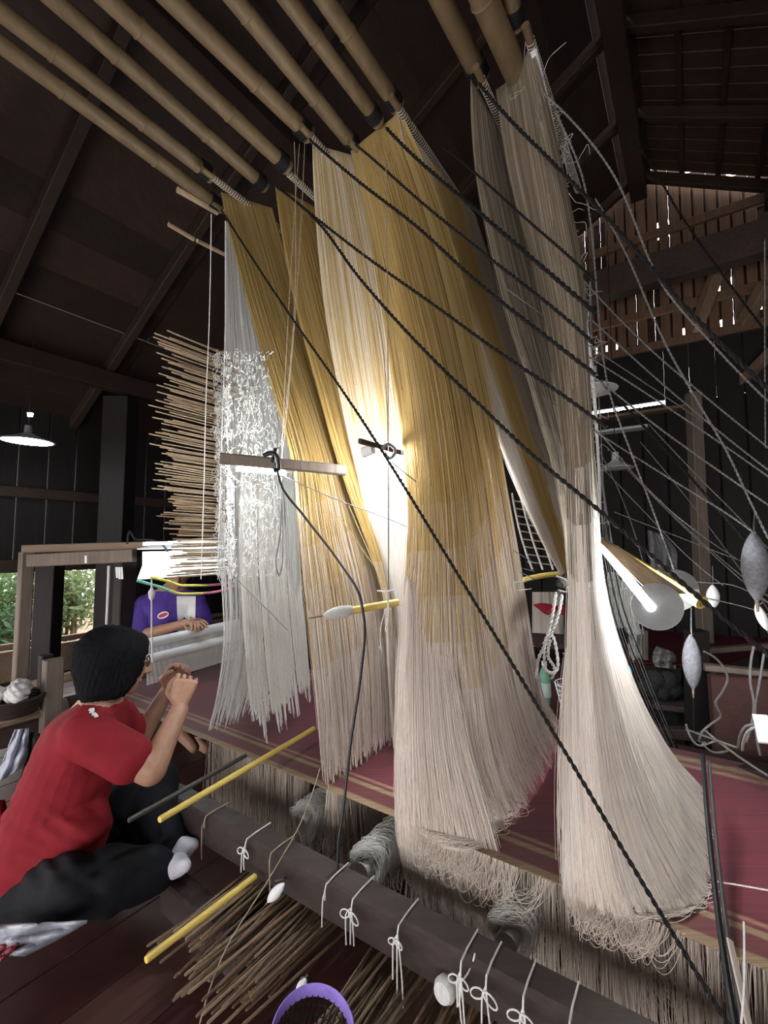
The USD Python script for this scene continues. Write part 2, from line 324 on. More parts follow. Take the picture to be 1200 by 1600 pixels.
pp = P(178, 900, 4.3)
tag(obj('wooden_post', beam([pp[0], pp[1], 0], [pp[0], pp[1], zl(UV(pp)[0]) - .25], .24, .2, up=(0, 1, 0)), M['dark_wood_Z']), 'broad dark shed post behind the seated woman in red', 'post')
pp = P(78, 900, 4.0)
tag(obj('wooden_post', beam([pp[0], pp[1], 0], [pp[0], pp[1], 1.1], .17, .14, up=(0, 1, 0)), M['dark_wood_Z']), 'short dark post in front of the garden, beside the pale loom upright', 'post')

# ================================================================== THE LOOM
lp = thing('loom', 'large wooden floor loom with a long dark red warp between dark beams', 'loom')
def dotv(name, c1, bands):
    """cloth coloured by place across the warp (its woven stripes), with the grain of single threads"""
    nodes = {'g': ('geometry', {}), 'd': ('vector_math', {'math_type': 'dot_product', 'vector2': tuple(B)}), 's': ('math', {'math_type': 'subtract', 'value2': float(O @ B)}),
             'r': ('rgb_ramp', {'ramp': bands}), 'm': ('mapping', {'rotation': (0, 0, -ANG), 'scale': (3, 420, 3)}), 'n': ('noise_texture', {'scale': 1.0, 'detail': 2.0}),
             'mr': ('map_range', {'from_min': 0.3, 'from_max': 0.7, 'to_min': 0.55, 'to_max': 1.25}), 'x': ('vector_math', {'math_type': 'scale'}), 'p': ('principled_bsdf', {'roughness': 0.5, 'specular_ior_level': 0.3, 'sheen_weight': 0.2})}
    return mat(name, nodes, [('g.position', 'd.vector1'), ('d.value', 's.value1'), ('s.value', 'r.fac'), ('g.position', 'm.vector'), ('m.vector', 'n.vector'), ('n.fac', 'mr.value'), ('r.color', 'x.vector1'), ('mr.result', 'x.scale'), ('x.vector', 'p.base_color')])
red, red2, sel = (0.15, 0.021, 0.036), (0.14, 0.028, 0.030), (0.30, 0.20, 0.115)
M['warp'] = dotv('red_warp', red, [(0, sel), (0.026, sel), (0.03, red2), (0.085, red2), (0.088, sel), (0.106, sel), (0.11, red), (0.12, red2), (0.126, (.36, .17, .13)), (0.134, (.36, .17, .13)), (0.14, red), (0.88, red), (0.9, (.36, .2, .15)), (0.93, red2), (0.955, sel), (0.97, sel), (1, red2)])
obj('warp', ubox(-1.05, 3.2, 0, 1.05, CLOTH - .004, CLOTH), M['warp'], lp, False)
obj('foreground_beam', ubeam(0.10, -0.235, 0.31, 2.2, -0.20, 0.31, 0.075, 0.105), M['beam_grey'], lp)
obj('far_beam', ubeam(-1.2, 1.22, 0.31, 3.4, 1.22, 0.31, 0.08, 0.11), M['dark_wood_A'], lp)
obj('ground_beam', beam(P(268, 1390, 1.50), P(392, 1500, 1.19), 0.075, 0.10), M['beam_grey'], lp)
obj('cloth_beam', lathe([(0, 0), (0, .05), (1.3, .05), (1.3, 0)], W(-1.06, -.12, CLOTH - .05), W(-1.06, 1.2, CLOTH - .05)), M['dark_wood_B'], lp)
for (px, py, d, w, top) in ((40, 900, 3.05, .075, 1.21), (196, 900, 3.0, .105, 1.19)):
    q = P(px, py, d); obj('upright', beam([q[0], q[1], 0], [q[0], q[1], top], w, w, up=A), M['grey_wood_Z'] if px < 100 else M['dark_wood_Z'], lp)
q = P(80, 1100, 2.35); obj('upright', beam([q[0], q[1], 0], [q[0], q[1], .66], .085, .06, up=A), M['grey_wood_Z'], lp)
q = P(68, 1100, 2.6); obj('upright', beam([q[0], q[1], 0], [q[0], q[1], .62], .06, .06, up=A), M['dark_wood_Z'], lp)
obj('top_rail', beam(P(38, 858, 3.05), P(318, 850, 3.0), .05, .055), M['pale_wood_A'], lp)
obj('cross_rail', beam(P(46, 876, 3.0), P(210, 868, 2.95), .05, .085), M['grey_wood_Z'], lp)
obj('side_rail', beam(P(-30, 1090, 2.7), P(128, 1052, 2.8), .07, .05), M['pale_wood_A'], lp)
obj('side_rail', beam(P(-30, 1158, 2.2), P(75, 1132, 2.4), .10, .10), M['dark_wood_A'], lp)
obj('side_rail', beam(P(-20, 1132, 2.2), P(72, 1108, 2.4), .16, .025), M['pale_wood_A'], lp)
# reed (beater comb) near the weaver
rd = thing('reed_beater', 'white padded beater with its long comb of reed teeth before the purple-shirted weaver', 'beater')
a0, a1 = P(226, 1012, 2.5), P(372, 978, 3.05)
obj('upper_bar', tube([a0 + ZA * .02, a1 + ZA * .02], .028, 12), M['white_paint'], rd)
obj('lower_bar', tube([a0 - ZA * .06 - A * -.03, a1 - ZA * .06 - A * -.03], .026, 12), M['white_paint'], rd)
curves('reed_teeth', [np.array([a0 + (a1 - a0) * t - ZA * .0 + A * .03, a0 + (a1 - a0) * t - ZA * .20 + A * .035]) for t in np.linspace(0, 1, 150)], .0022, M['white'], rd, 'stuff')

# ------------------------------------------------------------------ bamboo levers over the harness
poles = [((0, 68), (345, 325), .030), ((0, 17), (331, 276), .031), ((85, 0), (415, 292), .030), ((170, 0), (450, 262), .031), ((268, 0), (484, 212), .032), ((368, 0), (558, 234), .030), ((450, 0), (592, 192), .026), ((508, 0), (622, 168), .029), ((690, 0), (752, 124), .034), ((757, 0), (822, 150), .040), ((800, 0), (808, 44), .024)]
words = ['first', 'second', 'third', 'fourth', 'fifth', 'sixth', 'seventh', 'eighth', 'ninth', 'tenth', 'eleventh']
pole_end = []
for i, (a, b, r) in enumerate(poles):
    p0, p1 = Pz(*a, TOPZ + .03 * (i % 3)), Pz(*b, TOPZ + .03 * (i % 3)); d = unit(p0 - p1); far = p1 + d * (np.linalg.norm(p0 - p1) + .9); pole_end.append(p1)
    L = np.linalg.norm(far - p1); prof = []; s = 0.0; nodes_at = []
    while s < L: nodes_at.append(s); s += rng.uniform(.26, .38)
    for n_, s in enumerate(nodes_at):
        prof += [(s + .0001, r * 1.0), (s + .006, r * 1.10), (s + .014, r * .98), (min(s + .15, L), r)]
    prof = [(0, 0), (0, r * .7)] + [x for x in prof if 0 <= x[0] <= L] + [(L + .02, r)]
    t = thing('bamboo_pole', f'{words[i]} overhead bamboo lever pole counted from the left', 'bamboo pole', group=None)
    wob = lathe(prof, p1, far, 12); 
    obj('culm', wob, M['bamboo'], t)
    ring = [tube([p1 + d * (.02 + .012 * k), p1 + d * (.03 + .012 * k)], r * 1.22, 10) for k in range(4)]
    obj('rope_lashing', ring, M['black'], t)
# ledger poles lying across, in the dark above
for k, v in enumerate((-1.0, -2.3)):
    tag(obj('cross_pole', tube([W(-2.2, v, TOPZ + .14), W(3.6, v, TOPZ + .14)], .045, 10), M['roof_wood_A']), ('dark crosswise pole lying over the bamboo levers nearer the harness', 'dark crosswise pole lying over the bamboo levers farther from the harness')[k], 'pole')
# rods that carry the thread sheets, continuing each lever
rods = [(331, 276, .60, 'second'), (450, 270, .50, 'fourth'), (484, 212, .72, 'fifth'), (622, 168, .72, 'eighth'), (752, 124, .70, 'ninth'), (828, 62, .75, 'tenth'), (345, 326, .22, 'first'), (558, 234, .6, 'sixth')]
for px, py, L, w in rods:
    q = Pz(px, py, TOPZ - .02); t = thing('harness_rod', f'string-wrapped harness rod hung below the {w} bamboo pole', 'rod')
    obj('rod', tube([q - B * .05, q + B * L], .013, 10), M['bamboo'], t)
    curves('string_wrap', [q + B * (s + np.linspace(0, .01, 7)[:, None]) + (.0145 * np.cos(np.linspace(0, 6.28, 7)))[:, None] * A + (.0145 * np.sin(np.linspace(0, 6.28, 7)))[:, None] * ZA for s in np.arange(0, L, .012)], .0028, M['white_b'], t, 'stuff')
for (a, b, d0, d1, r, lab) in (((277, 296), (340, 332), 2.05, 2.2, .014, 'pale split cane tied under the first bamboo pole'), ((263, 350), (303, 374), 2.15, 2.25, .011, 'short pale cane hanging free left of the white harness'), ((308, 376), (352, 398), 2.15, 2.3, .010, 'short cane with knotted white strings at the head of the white harness')):
    tag(obj('cane', tube(ipath([a, b], d0, d1, 6), r, 8), M['stick']), lab, 'cane')

# ------------------------------------------------------------------ thread sheets
def rail3(px, dtop=None, dbot=None, K=16):
    px = np.asarray(px, float)
    dtop = dtop or depth(Pz(*px[0], TOPZ)); 
    if dbot is None: dbot = depth(Pz(*px[-1], CLOTH))
    return ipath(px, dtop, dbot, K)
def sheet(name, label, rails, n, groups, width=.0013, clump=None, dtop=None, dbot=None, fray=.05, split=None, jitter=.005, seed=1, bias=1, bunch=0.0):
    """rails: (t, picture polyline[, dtop, dbot]); groups: [(material above, material below the knot, t0, t1, weight)]; split: (lo, hi) where single threads are knotted on"""
    g = np.random.default_rng(seed); R = [(r[0], rail3(r[1], *(r[2:] if len(r) > 2 else (dtop, dbot)))) for r in rails]; K = len(R[0][1])
    from scipy.interpolate import PchipInterpolator
    f = PchipInterpolator([r[0] for r in R], np.array([r[1] for r in R])) if len(R) > 2 else (lambda t: R[0][1] + (R[1][1] - R[0][1]) * t)
    cl = np.sort(g.random(clump or max(n // 7, 4))); bins = {}
    wts = [q[4] for q in groups]
    for i in range(int(n * 1.7)):
        t = g.random() ** bias; c = cl[np.argmin(abs(cl - t))]; s = np.linspace(0, 1, K)
        amt = g.uniform(.1, .8) * (1 + bunch * s ** 3); tt = t + (c - t) * amt * (0.25 + 0.75 * np.sin(np.pi * np.clip(s * .9 + .1, 0, 1)) ** .5) + g.normal(0, .003) + .0015 * np.sin(s * g.uniform(3, 9) + g.uniform(0, 6)) * s
        tt = np.clip(tt, 0, 1)
        line = np.array([f(x)[k] for k, x in enumerate(tt)]) if len(R) > 2 else R[0][1] + (R[1][1] - R[0][1]) * tt[:, None]
        line = line + (A * g.normal(0, jitter)) * (np.sin(np.pi * s) ** .5)[:, None] + g.normal(0, .0012, (K, 3)) * s[:, None]
        e_ = max(1 - abs(g.normal(0, fray)) - fray * (.6 if bunch else .12) * (math.sin(c * 97.0) + 1), .3) * (K - 1); e = int(e_) + 1
        if e < K: line[e] = line[e - 1] + (line[e] - line[e - 1]) * max(e_ - int(e_), .05); e += 1
        line = line[:max(e, 4)]
        ok = [j for j, q in enumerate(groups) if q[2] <= t <= q[3]]; w = np.array([wts[j] for j in ok]); j = ok[g.choice(len(ok), p=w / w.sum())]; q = groups[j]
        if split and q[1] is not q[0]:
            c_ = int(round(len(line) * g.uniform(*split))); c_ = min(max(c_, 2), len(line) - 2)
            bins.setdefault(q[0], []).append(line[:c_ + 1]); bins.setdefault(q[1], []).append(line[c_:])
        else: bins.setdefault(q[0], []).append(line)
    th = thing(name, label, 'thread sheet'); 
    for m_, ls in bins.items(): curves('threads', ls, width, M[m_], th, 'stuff')
    return th, f
S = {}
S['w0'] = sheet('thread_sheet', 'white string harness sheet on the far left that holds the pattern canes', [(0, [(352, 345), (352, 500), (346, 700), (345, 860), (350, 1000), (338, 1090), (323, 1150)]), (1, [(378, 352), (405, 520), (447, 680), (462, 800), (466, 900), (450, 1010), (425, 1110)])], 230, [('white', 'white', 0, 1, 2), ('white_b', 'white_b', 0, 1, 1)], .0017, seed=3, clump=40)
S['w1'] = sheet('thread_sheet', 'white and cream thread sheet in front of the pattern canes, ragged at the red warp', [(0, [(368, 380), (380, 600), (372, 850), (380, 1000), (397, 1178)]), (1, [(392, 400), (440, 600), (464, 760), (468, 880), (478, 1000), (490, 1112)])], 520, [('white', 'white', 0, 1, 2), ('cream_b', 'cream_b', 0, 1, 2)], .0018, fray=.05, seed=4, clump=34, bunch=.35)
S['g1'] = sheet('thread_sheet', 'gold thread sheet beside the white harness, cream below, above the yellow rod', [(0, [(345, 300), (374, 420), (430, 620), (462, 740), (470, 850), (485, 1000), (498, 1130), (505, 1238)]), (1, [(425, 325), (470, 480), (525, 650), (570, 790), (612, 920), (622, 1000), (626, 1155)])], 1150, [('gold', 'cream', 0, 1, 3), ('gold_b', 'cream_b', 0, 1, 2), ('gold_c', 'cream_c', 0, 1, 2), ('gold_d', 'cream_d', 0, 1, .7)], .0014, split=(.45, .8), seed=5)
S['g1b'] = sheet('thread_sheet', 'deep gold thread sheet forming a narrow triangle left of the bright lamp', [(0, [(430, 290), (452, 430), (495, 600), (535, 740), (575, 850), (600, 930), (610, 1100), (616, 1180)]), (1, [(495, 325), (545, 480), (590, 650), (612, 850), (622, 1000), (628, 1155)])], 700, [('gold', 'cream', 0, 1, 3), ('gold_c', 'cream_c', 0, 1, 2), ('gold_b', 'cream_b', 0, 1, 1)], .0014, split=(.62, .74), seed=6)
S['g2'] = sheet('thread_sheet', 'pale ivory thread sheet lit white by the lamp, gathered to a point at its foot', [(0, [(488, 225), (494, 330), (508, 470), (538, 640), (568, 770), (602, 920), (622, 1000), (626, 1150)], None, None), (1, [(560, 245), (592, 380), (622, 560), (637, 720), (641, 900), (644, 1000), (650, 1180)])], 950, [('gold_b', 'cream_b', 0, 1, 2), ('cream_b', 'white', 0, 1, 2), ('gold', 'cream', 0, 1, 1)], .0014, split=(.4, .6), seed=7)
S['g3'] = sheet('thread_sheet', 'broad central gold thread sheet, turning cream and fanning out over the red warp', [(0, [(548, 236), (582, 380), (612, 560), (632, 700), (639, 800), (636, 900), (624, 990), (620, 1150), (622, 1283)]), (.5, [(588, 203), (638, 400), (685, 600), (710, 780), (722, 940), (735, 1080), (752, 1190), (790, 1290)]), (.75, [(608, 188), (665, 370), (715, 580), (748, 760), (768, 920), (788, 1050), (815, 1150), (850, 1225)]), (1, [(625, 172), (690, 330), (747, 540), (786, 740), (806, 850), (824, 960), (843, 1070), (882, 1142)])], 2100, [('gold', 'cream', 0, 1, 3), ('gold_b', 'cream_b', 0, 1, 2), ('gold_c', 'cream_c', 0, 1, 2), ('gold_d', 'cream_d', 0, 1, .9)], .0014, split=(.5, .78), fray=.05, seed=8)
S['g4'] = sheet('thread_sheet', 'banded cream and gold thread sheet crossing diagonally right of the central sheet', [(0, [(620, 172), (655, 330), (705, 480), (748, 600), (800, 740), (850, 850), (880, 905)], None, 2.0), (1, [(742, 335), (790, 500), (825, 620), (868, 760), (898, 870), (906, 930)], None, 2.0)], 1150, [('grey_b', 'cream_b', 0, .36, 2), ('cream', 'cream', 0, .36, 2), ('gold', 'gold', .33, .74, 3), ('gold_c', 'gold_c', .33, .74, 1), ('grey_b', 'grey_b', .72, 1, 2), ('grey', 'cream_b', .72, 1, 2)], .0014, split=(.6, .8), fray=.01, seed=9)
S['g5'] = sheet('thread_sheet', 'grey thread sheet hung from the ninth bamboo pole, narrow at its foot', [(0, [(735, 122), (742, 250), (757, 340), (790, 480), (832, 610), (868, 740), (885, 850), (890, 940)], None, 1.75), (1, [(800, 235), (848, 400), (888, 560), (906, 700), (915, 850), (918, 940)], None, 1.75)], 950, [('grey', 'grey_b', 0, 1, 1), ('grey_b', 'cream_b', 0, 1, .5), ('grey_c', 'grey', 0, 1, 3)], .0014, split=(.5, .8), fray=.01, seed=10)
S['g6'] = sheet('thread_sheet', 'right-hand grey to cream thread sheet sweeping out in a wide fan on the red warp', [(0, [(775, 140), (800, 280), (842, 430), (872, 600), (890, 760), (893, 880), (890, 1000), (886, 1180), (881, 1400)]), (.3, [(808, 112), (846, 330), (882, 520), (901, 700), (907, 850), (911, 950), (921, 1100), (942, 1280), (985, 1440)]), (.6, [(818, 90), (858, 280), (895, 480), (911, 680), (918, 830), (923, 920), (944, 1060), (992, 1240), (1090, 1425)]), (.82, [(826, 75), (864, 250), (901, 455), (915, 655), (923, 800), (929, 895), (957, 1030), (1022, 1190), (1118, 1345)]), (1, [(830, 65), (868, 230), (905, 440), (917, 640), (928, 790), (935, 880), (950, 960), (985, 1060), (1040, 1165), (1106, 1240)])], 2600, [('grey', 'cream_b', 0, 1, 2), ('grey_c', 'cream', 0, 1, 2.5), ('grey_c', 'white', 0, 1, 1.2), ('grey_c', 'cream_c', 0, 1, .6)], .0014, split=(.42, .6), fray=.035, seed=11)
S['g3b'] = sheet('thread_sheet', 'tress of cream threads spilling over the near warp edge from the central sheet', [(0, [(637, 900), (627, 1100), (625, 1280), (640, 1400)], 1.50, 1.33), (.5, [(664, 930), (668, 1120), (690, 1300), (735, 1480)], 1.50, 1.22), (1, [(700, 950), (724, 1130), (770, 1290), (838, 1520)], 1.50, 1.14)], 520, [('cream', 'cream', 0, 1, 2), ('cream_b', 'cream_b', 0, 1, 2), ('cream_c', 'cream_c', 0, 1, 1)], .0014, fray=.2, jitter=.012, seed=12, bias=2.2)
S['g6b'] = sheet('thread_sheet', 'tress of cream threads spilling over the near warp edge from the right-hand fan', [(0, [(889, 1000), (885, 1200), (882, 1420)], 1.26, 1.10), (.5, [(905, 1050), (920, 1260), (955, 1470)], 1.26, 1.04), (1, [(930, 1100), (962, 1290), (1040, 1500)], 1.27, 1.0)], 420, [('cream', 'cream', 0, 1, 2), ('cream_b', 'cream_b', 0, 1, 2), ('cream_c', 'cream_c', 0, 1, 1)], .0014, fray=.16, jitter=.010, seed=13, bias=2.0)
# string lashing along the outer edge of the last sheet
ed = thing('edge_cord', 'white knotted cord running down the outer edge of the right-hand sheet', 'cord')
ec = ipath([(829, 62), (868, 228), (905, 438), (930, 640), (938, 800)], depth(Pz(829, 62, TOPZ)), 2.0, 40)
obj('cord', tube(ec, np.linspace(.0115, .006, len(ec)), 8), M['string'], ed)
nz = []
for k in range(70):
    i = rng.integers(1, 36); c = ec[i]; q = c + np.cumsum(rng.normal(0, .014, (7, 3)) + RGT * rng.uniform(-.012, .010), axis=0); nz.append(q)
curves('loose_string', nz, .0022, M['white_b'], ed, 'stuff')
ladder = [ipath([(900 + dx, 440), (905 + dx * 1.1, 640), (934 + dx, 850)], 2.0, 2.2, 14) for dx in (6, 14, 22)]
lad = thing('string_ladder', 'dark and white string ladder hanging beside the right-hand thread sheet', 'string ladder')
for l in ladder: obj('side_string', tube(l, .0055, 6), M['cord'], lad)
for i in range(1, 14): obj('rung', tube([ladder[0][i], ladder[2][i] + ZA * .01], .003, 5), M['string_brown'], lad)

# harness strings below the warp
def under(label, u, v1, n, seed, bot=.02, cols=('cream', 'cream_c', 'grey'), v0=.0, uj=.04):
    g = np.random.default_rng(seed); bins = {}
    cl = g.random(n // 7)
    for i in range(n):
        v = g.random(); v = v0 + (v1 - v0) * np.clip(v + (cl[np.argmin(abs(cl - v))] - v) * g.uniform(.2, .9), 0, 1); du = g.normal(0, uj); zz = np.linspace(CLOTH - .006, bot + abs(g.normal(0, .02)), 7)
        l = np.array([W(u + du * (.3 + .7 * k / 6), v + g.normal(0, .002), z) for k, z in enumerate(zz)]); bins.setdefault(cols[g.integers(len(cols))], []).append(l)
    t = thing('lower_harness', label, 'thread sheet')
    for m_, ls in bins.items(): curves('threads', ls, .0017, M[m_], t, 'stuff')
under('beige threads hanging below the warp under the white harness', .08, .8, 700, 21, .05)
under('beige threads hanging below the warp in front of the first lower roll', .37, .8, 900, 22, .05)
under('pale threads hanging below the warp under the gold sheet', .77, .7, 1000, 23, .05, ('cream', 'cream_b', 'grey_b'))
under('grey threads hanging below the warp under the central sheet', 1.10, .9, 900, 24, .05, ('grey_b', 'cream', 'cream_c'))
under('grey-beige threads hanging below the warp between the two fans', 1.32, .9, 700, 26, .05, ('grey_b', 'cream', 'grey'))
under('dark beige threads hanging below the warp at the lower right', 1.62, .9, 900, 25, .03, ('cream_c', 'grey', 'cream'), uj=.10)
def edge_curtain(label, u0, u1, n, seed, cols, bot=.03):
    g = np.random.default_rng(seed); bins = {}
    for i in range(n):
        u = g.uniform(u0, u1) ; v = .02 + abs(g.normal(0, .05)); zz_ = np.linspace(CLOTH - .006, bot + abs(g.normal(0, .03)), 6); du = g.normal(0, .012)
        bins.setdefault(cols[g.integers(len(cols))], []).append(np.array([W(u + du * k / 5, v + g.normal(0, .0015), z) for k, z in enumerate(zz_)]))
    t = thing('lower_harness', label, 'thread sheet')
    for m_, ls in bins.items(): curves('threads', ls, .0016, M[m_], t, 'stuff')
edge_curtain('brown-beige strings hanging straight down from the near warp edge left of the gold sheet', .10, .60, 620, 27, ('cream_c', 'cream', 'grey', 'cream'))
edge_curtain('grey strings hanging straight down from the near warp edge between the fans', 1.12, 1.56, 620, 28, ('cream_b', 'grey_b', 'cream'))
edge_curtain('dark beige strings hanging straight down from the near warp edge at the lower right', 1.56, 2.0, 560, 29, ('cream', 'cream_c', 'grey_b'))
# thread-wound rolls under the warp
for k, (u, v, z, lab) in enumerate(((.66, .0, .285, 'white fuzzy thread roll under the warp, half hidden by beige threads'), (.98, -.07, .29, 'white thread roll poking out under the warp beside the foreground beam'), (1.42, -.06, .29, 'white thread roll under the warp beside the right-hand fan'))):
    t = thing('thread_roll', lab, 'thread roll'); g = np.random.default_rng(40 + k)
    obj('core', tube([W(u, v - .03, z), W(u, v + .6, z)], .026, 12), M['white'], t); ls = []
    for i in range(800):
        s = g.uniform(-.02, .5); th = np.linspace(g.uniform(-1, 1), g.uniform(3.2, 5.5), 9); r = .036 + .024 * g.random() + .012 * np.sin(th * 3 + g.uniform(0, 6))
        ls.append(np.array([W(u + r_ * math.cos(a_) * .9, v + s + .02 * math.sin(a_ * 2), z + r_ * math.sin(a_) - (.05 if a_ > 3.6 else 0) * (a_ - 3.6)) for a_, r_ in zip(th, r)]))
    curves('wound_threads', ls, .0018, M['white'], t, 'stuff')
# loose loops on the warp at the feet of the fans
def loops(label, poly, n, mat_, seed, zl_=.012):
    g = np.random.default_rng(seed); ls = []; poly = np.asarray(poly, float)
    for i in range(n):
        w = g.dirichlet(np.ones(len(poly))); px = w @ poly; c = Pz(px[0], px[1], CLOTH); r = g.uniform(.015, .05); a0_ = g.uniform(0, 6.28); th = a0_ + np.linspace(0, g.uniform(2.5, 5.5), 12)
        ell = g.uniform(.3, .8); q = c + (r * np.cos(th))[:, None] * (A * .8 + B * .6 * ell) + (r * ell * np.sin(th))[:, None] * B + (np.abs(np.sin(th * .5 + a0_)) * zl_ + .003)[:, None] * ZA + (RGT * .03) * np.linspace(0, 1, 12)[:, None]; ls.append(q)
    t = thing('thread_loops', label, 'thread loops'); curves('loops', ls, .0014, M[mat_], t, 'stuff')
loops('pale thread loops lying at the foot of the central sheet', [(640, 1300), (700, 1340), (760, 1310), (830, 1250), (720, 1290)], 420, 'cream_b', 51)
loops('cream thread loops lying at the foot of the right-hand fan', [(900, 1400), (990, 1440), (1090, 1420), (1115, 1370), (1000, 1430)], 420, 'cream_b', 52)
def draped(label, px0, n, seed, spread, drop):
    """slack loops hanging over the near selvedge"""
    g = np.random.default_rng(seed); ls = []
    for i in range(n):
        t = g.random(); x = px0[0] + (px0[2] - px0[0]) * t; y = px0[1] + (px0[3] - px0[1]) * t; c = Pz(x, y, CLOTH); h = drop * g.uniform(.3, 1); w = g.uniform(.01, spread)
        s = np.linspace(0, 1, 12); q = c + (A * w)[None] * s[:, None] - ZA * (h * np.sin(np.pi * s) ** .7)[:, None] - B * (.03 + .03 * g.random()) * np.sin(np.pi * s)[:, None] + ZA * .01; ls.append(q)
    tt = thing('slack_threads', label, 'thread loops'); curves('loops', ls, .0012, M['cream'], tt, 'stuff')
draped('slack cream loops drooping over the near warp edge below the central sheet', (640, 1292, 800, 1358), 110, 61, .12, .10)
draped('slack cream loops drooping over the near warp edge below the right-hand fan', (884, 1392, 1010, 1440), 90, 62, .09, .07)

# ================================================================== CANES, RODS AND LAMPS
ROTB = ANG + math.pi / 2
def canes(name, label, group, cat, spots, mats, length, r):
    first = {}
    for i, (q, tilt, sl, ry) in enumerate(spots):
        k = i % len(mats)
        if k not in first:
            t = thing(name, label, cat, q, ROTB + tilt, group); g = np.random.default_rng(i)
            L = length; prof = [(0, r * .55), (.004, r)]; s = .05
            while s < L - .05:
                prof += [(s, r * g.uniform(.92, 1)), (s + .004, r * 1.18), (s + .008, r * .95)]; s += g.uniform(.10, .17)
            prof += [(L, r * .8)]
            obj('cane', lathe(prof, np.zeros(3), np.array([1., 0, 0]), 6), M[mats[k]], t); first[k] = t
        else: dup(first[k], q, ROTB + tilt, tilt=ry, scale=(sl, 1, 1))
spots = []; g = np.random.default_rng(5)
ys = np.linspace(516, 902, 165)
for i, y in enumerate(ys):
    x = 268 + g.normal(0, 9) - (20 if g.random() < .16 else 0) - 8 * math.exp(-((y - 700) / 60) ** 2) + (14 if y > 850 else 0)
    q = Pu(x, y + g.uniform(-2, 2), -.03 + g.normal(0, .022)); spots.append((q, g.normal(0, .03), g.uniform(.9, 1.1), g.normal(0, .012)))
canes('pattern_cane', 'thin pale cane sticking out of the white harness sheet on the left', 'pattern canes in the white harness', 'cane', spots, ['stick'], .62, .0034)
spots = []; g = np.random.default_rng(6)
for (r0, r1, n, l0, l1, zz) in (((405, 1350), (536, 1426), 140, .22, .40, .25), ((600, 1467), (664, 1502), 52, .20, .36, .24), ((690, 1530), (770, 1568), 40, .2, .34, .24)):
    for i in range(n):
        a = g.random(); z = zz - .13 * g.random() ** 1.3; q = Pz(r0[0] + (r1[0] - r0[0]) * a, r0[1] + (r1[1] - r0[1]) * a, z); L = g.uniform(l0, l1)
        spots.append((q - B * L + A * g.normal(0, .01), g.normal(0, .07), (L + .12) / .6, g.normal(0, .025)))
canes('used_cane', 'brown cane lying in the heap under the foreground beam', 'used canes under the foreground beam', 'cane', spots, ['stick_dark', 'stick_mid', 'stick_dark'], .6, .0040)
# horizontal strings and loops that tie the canes into the white harness
wt = thing('cane_lacing', 'knotted white lacing strings along the pattern canes', 'strings'); g = np.random.default_rng(9); ls = []
for (x0, x1, dx) in ((338, 345, 5), (350, 362, 8), (372, 400, 14), (400, 436, 18)):
    for k in range(420):
        y = g.uniform(548, 898); f_ = (y - 548) / 350; x = x0 + (x1 - x0) * g.random() + dx * (f_ - .4); c = Pu(x, y, (.04 if x < 352 else .37) + g.uniform(-.02, .03))
        q = c + np.cumsum(g.normal(0, .0036 if x > 352 else .0055, (6, 3)), axis=0) - ZA * np.linspace(0, g.uniform(.0, .03), 6)[:, None]; ls.append(q)
curves('lacing', ls, .0022, M['white'], wt, 'stuff')
ls = []
for k in range(46):
    x = 338 + 50 * g.random(); c = Pu(x, 885 + g.normal(0, 8), .02); h = g.uniform(.02, .09); s = np.linspace(0, 1, 10)
    ls.append(c - ZA * (h * np.sin(np.pi * s))[:, None] + B * (.012 * s)[:, None])
curves('hanging_loop', ls, .003, M['white'], wt, 'stuff')
for k, (px, d, lab) in enumerate((([(330, 335), (327, 500), (322, 620), (318, 780), (314, 905)], 1.95, 'long white string hanging in front of the pattern canes'), ([(352, 345), (352, 480), (346, 700), (341, 870)], 2.0, 'white string along the near edge of the white harness'))):
    tag(obj('hanging_string', tube(ipath(px, d, d - .05, 24), .0022, 6), M['string']), lab, 'string')

def rod_thing(name, label, cat, px, d0, d1, r, m, parts=()):
    t = thing(name, label, cat); q = ipath(px, d0, d1, 8); obj('rod', lathe([(0, 0), (0, r * .85), (.004, r), (np.linalg.norm(q[-1] - q[0]) - .003, r), (np.linalg.norm(q[-1] - q[0]), 0)], q[0], q[-1], 12), M[m], t); return t, q
rod_thing('yellow_rod', 'yellow rod lying across the foreground beam beside the seated woman', 'rod', [(249, 1281), (491, 1138)], 1.26, 1.90, .0095, 'yellow_rod')
rod_thing('yellow_rod', 'yellow rod poking out from under the foreground beam over the dark floor', 'rod', [(228, 1500), (400, 1368)], 1.05, 1.33, .0088, 'yellow_rod')
rod_thing('iron_rod', 'thin dark rod beside the upper yellow rod near the woman\'s knee', 'rod', [(201, 1282), (385, 1180)], 1.28, 1.68, .0075, 'dark_rod')
for k in range(3):
    tag(obj('steel_rod', tube(ipath([(270 + k * 8, 1292 + k * 5), (296 + k * 3, 1277 + k * 5)], 1.55, 1.65, 4), .002, 6), M['string']), ('uppermost', 'middle', 'lowest')[k] + ' of three thin steel rods beside the white socks', 'rod')
tag(obj('iron_rod', tube(ipath([(60, 1290), (232, 1145), (300, 1110)], 1.95, 2.3, 12), .008, 8), M['dark_rod']), 'long thin grey rod running behind the woman in red at waist height', 'rod')
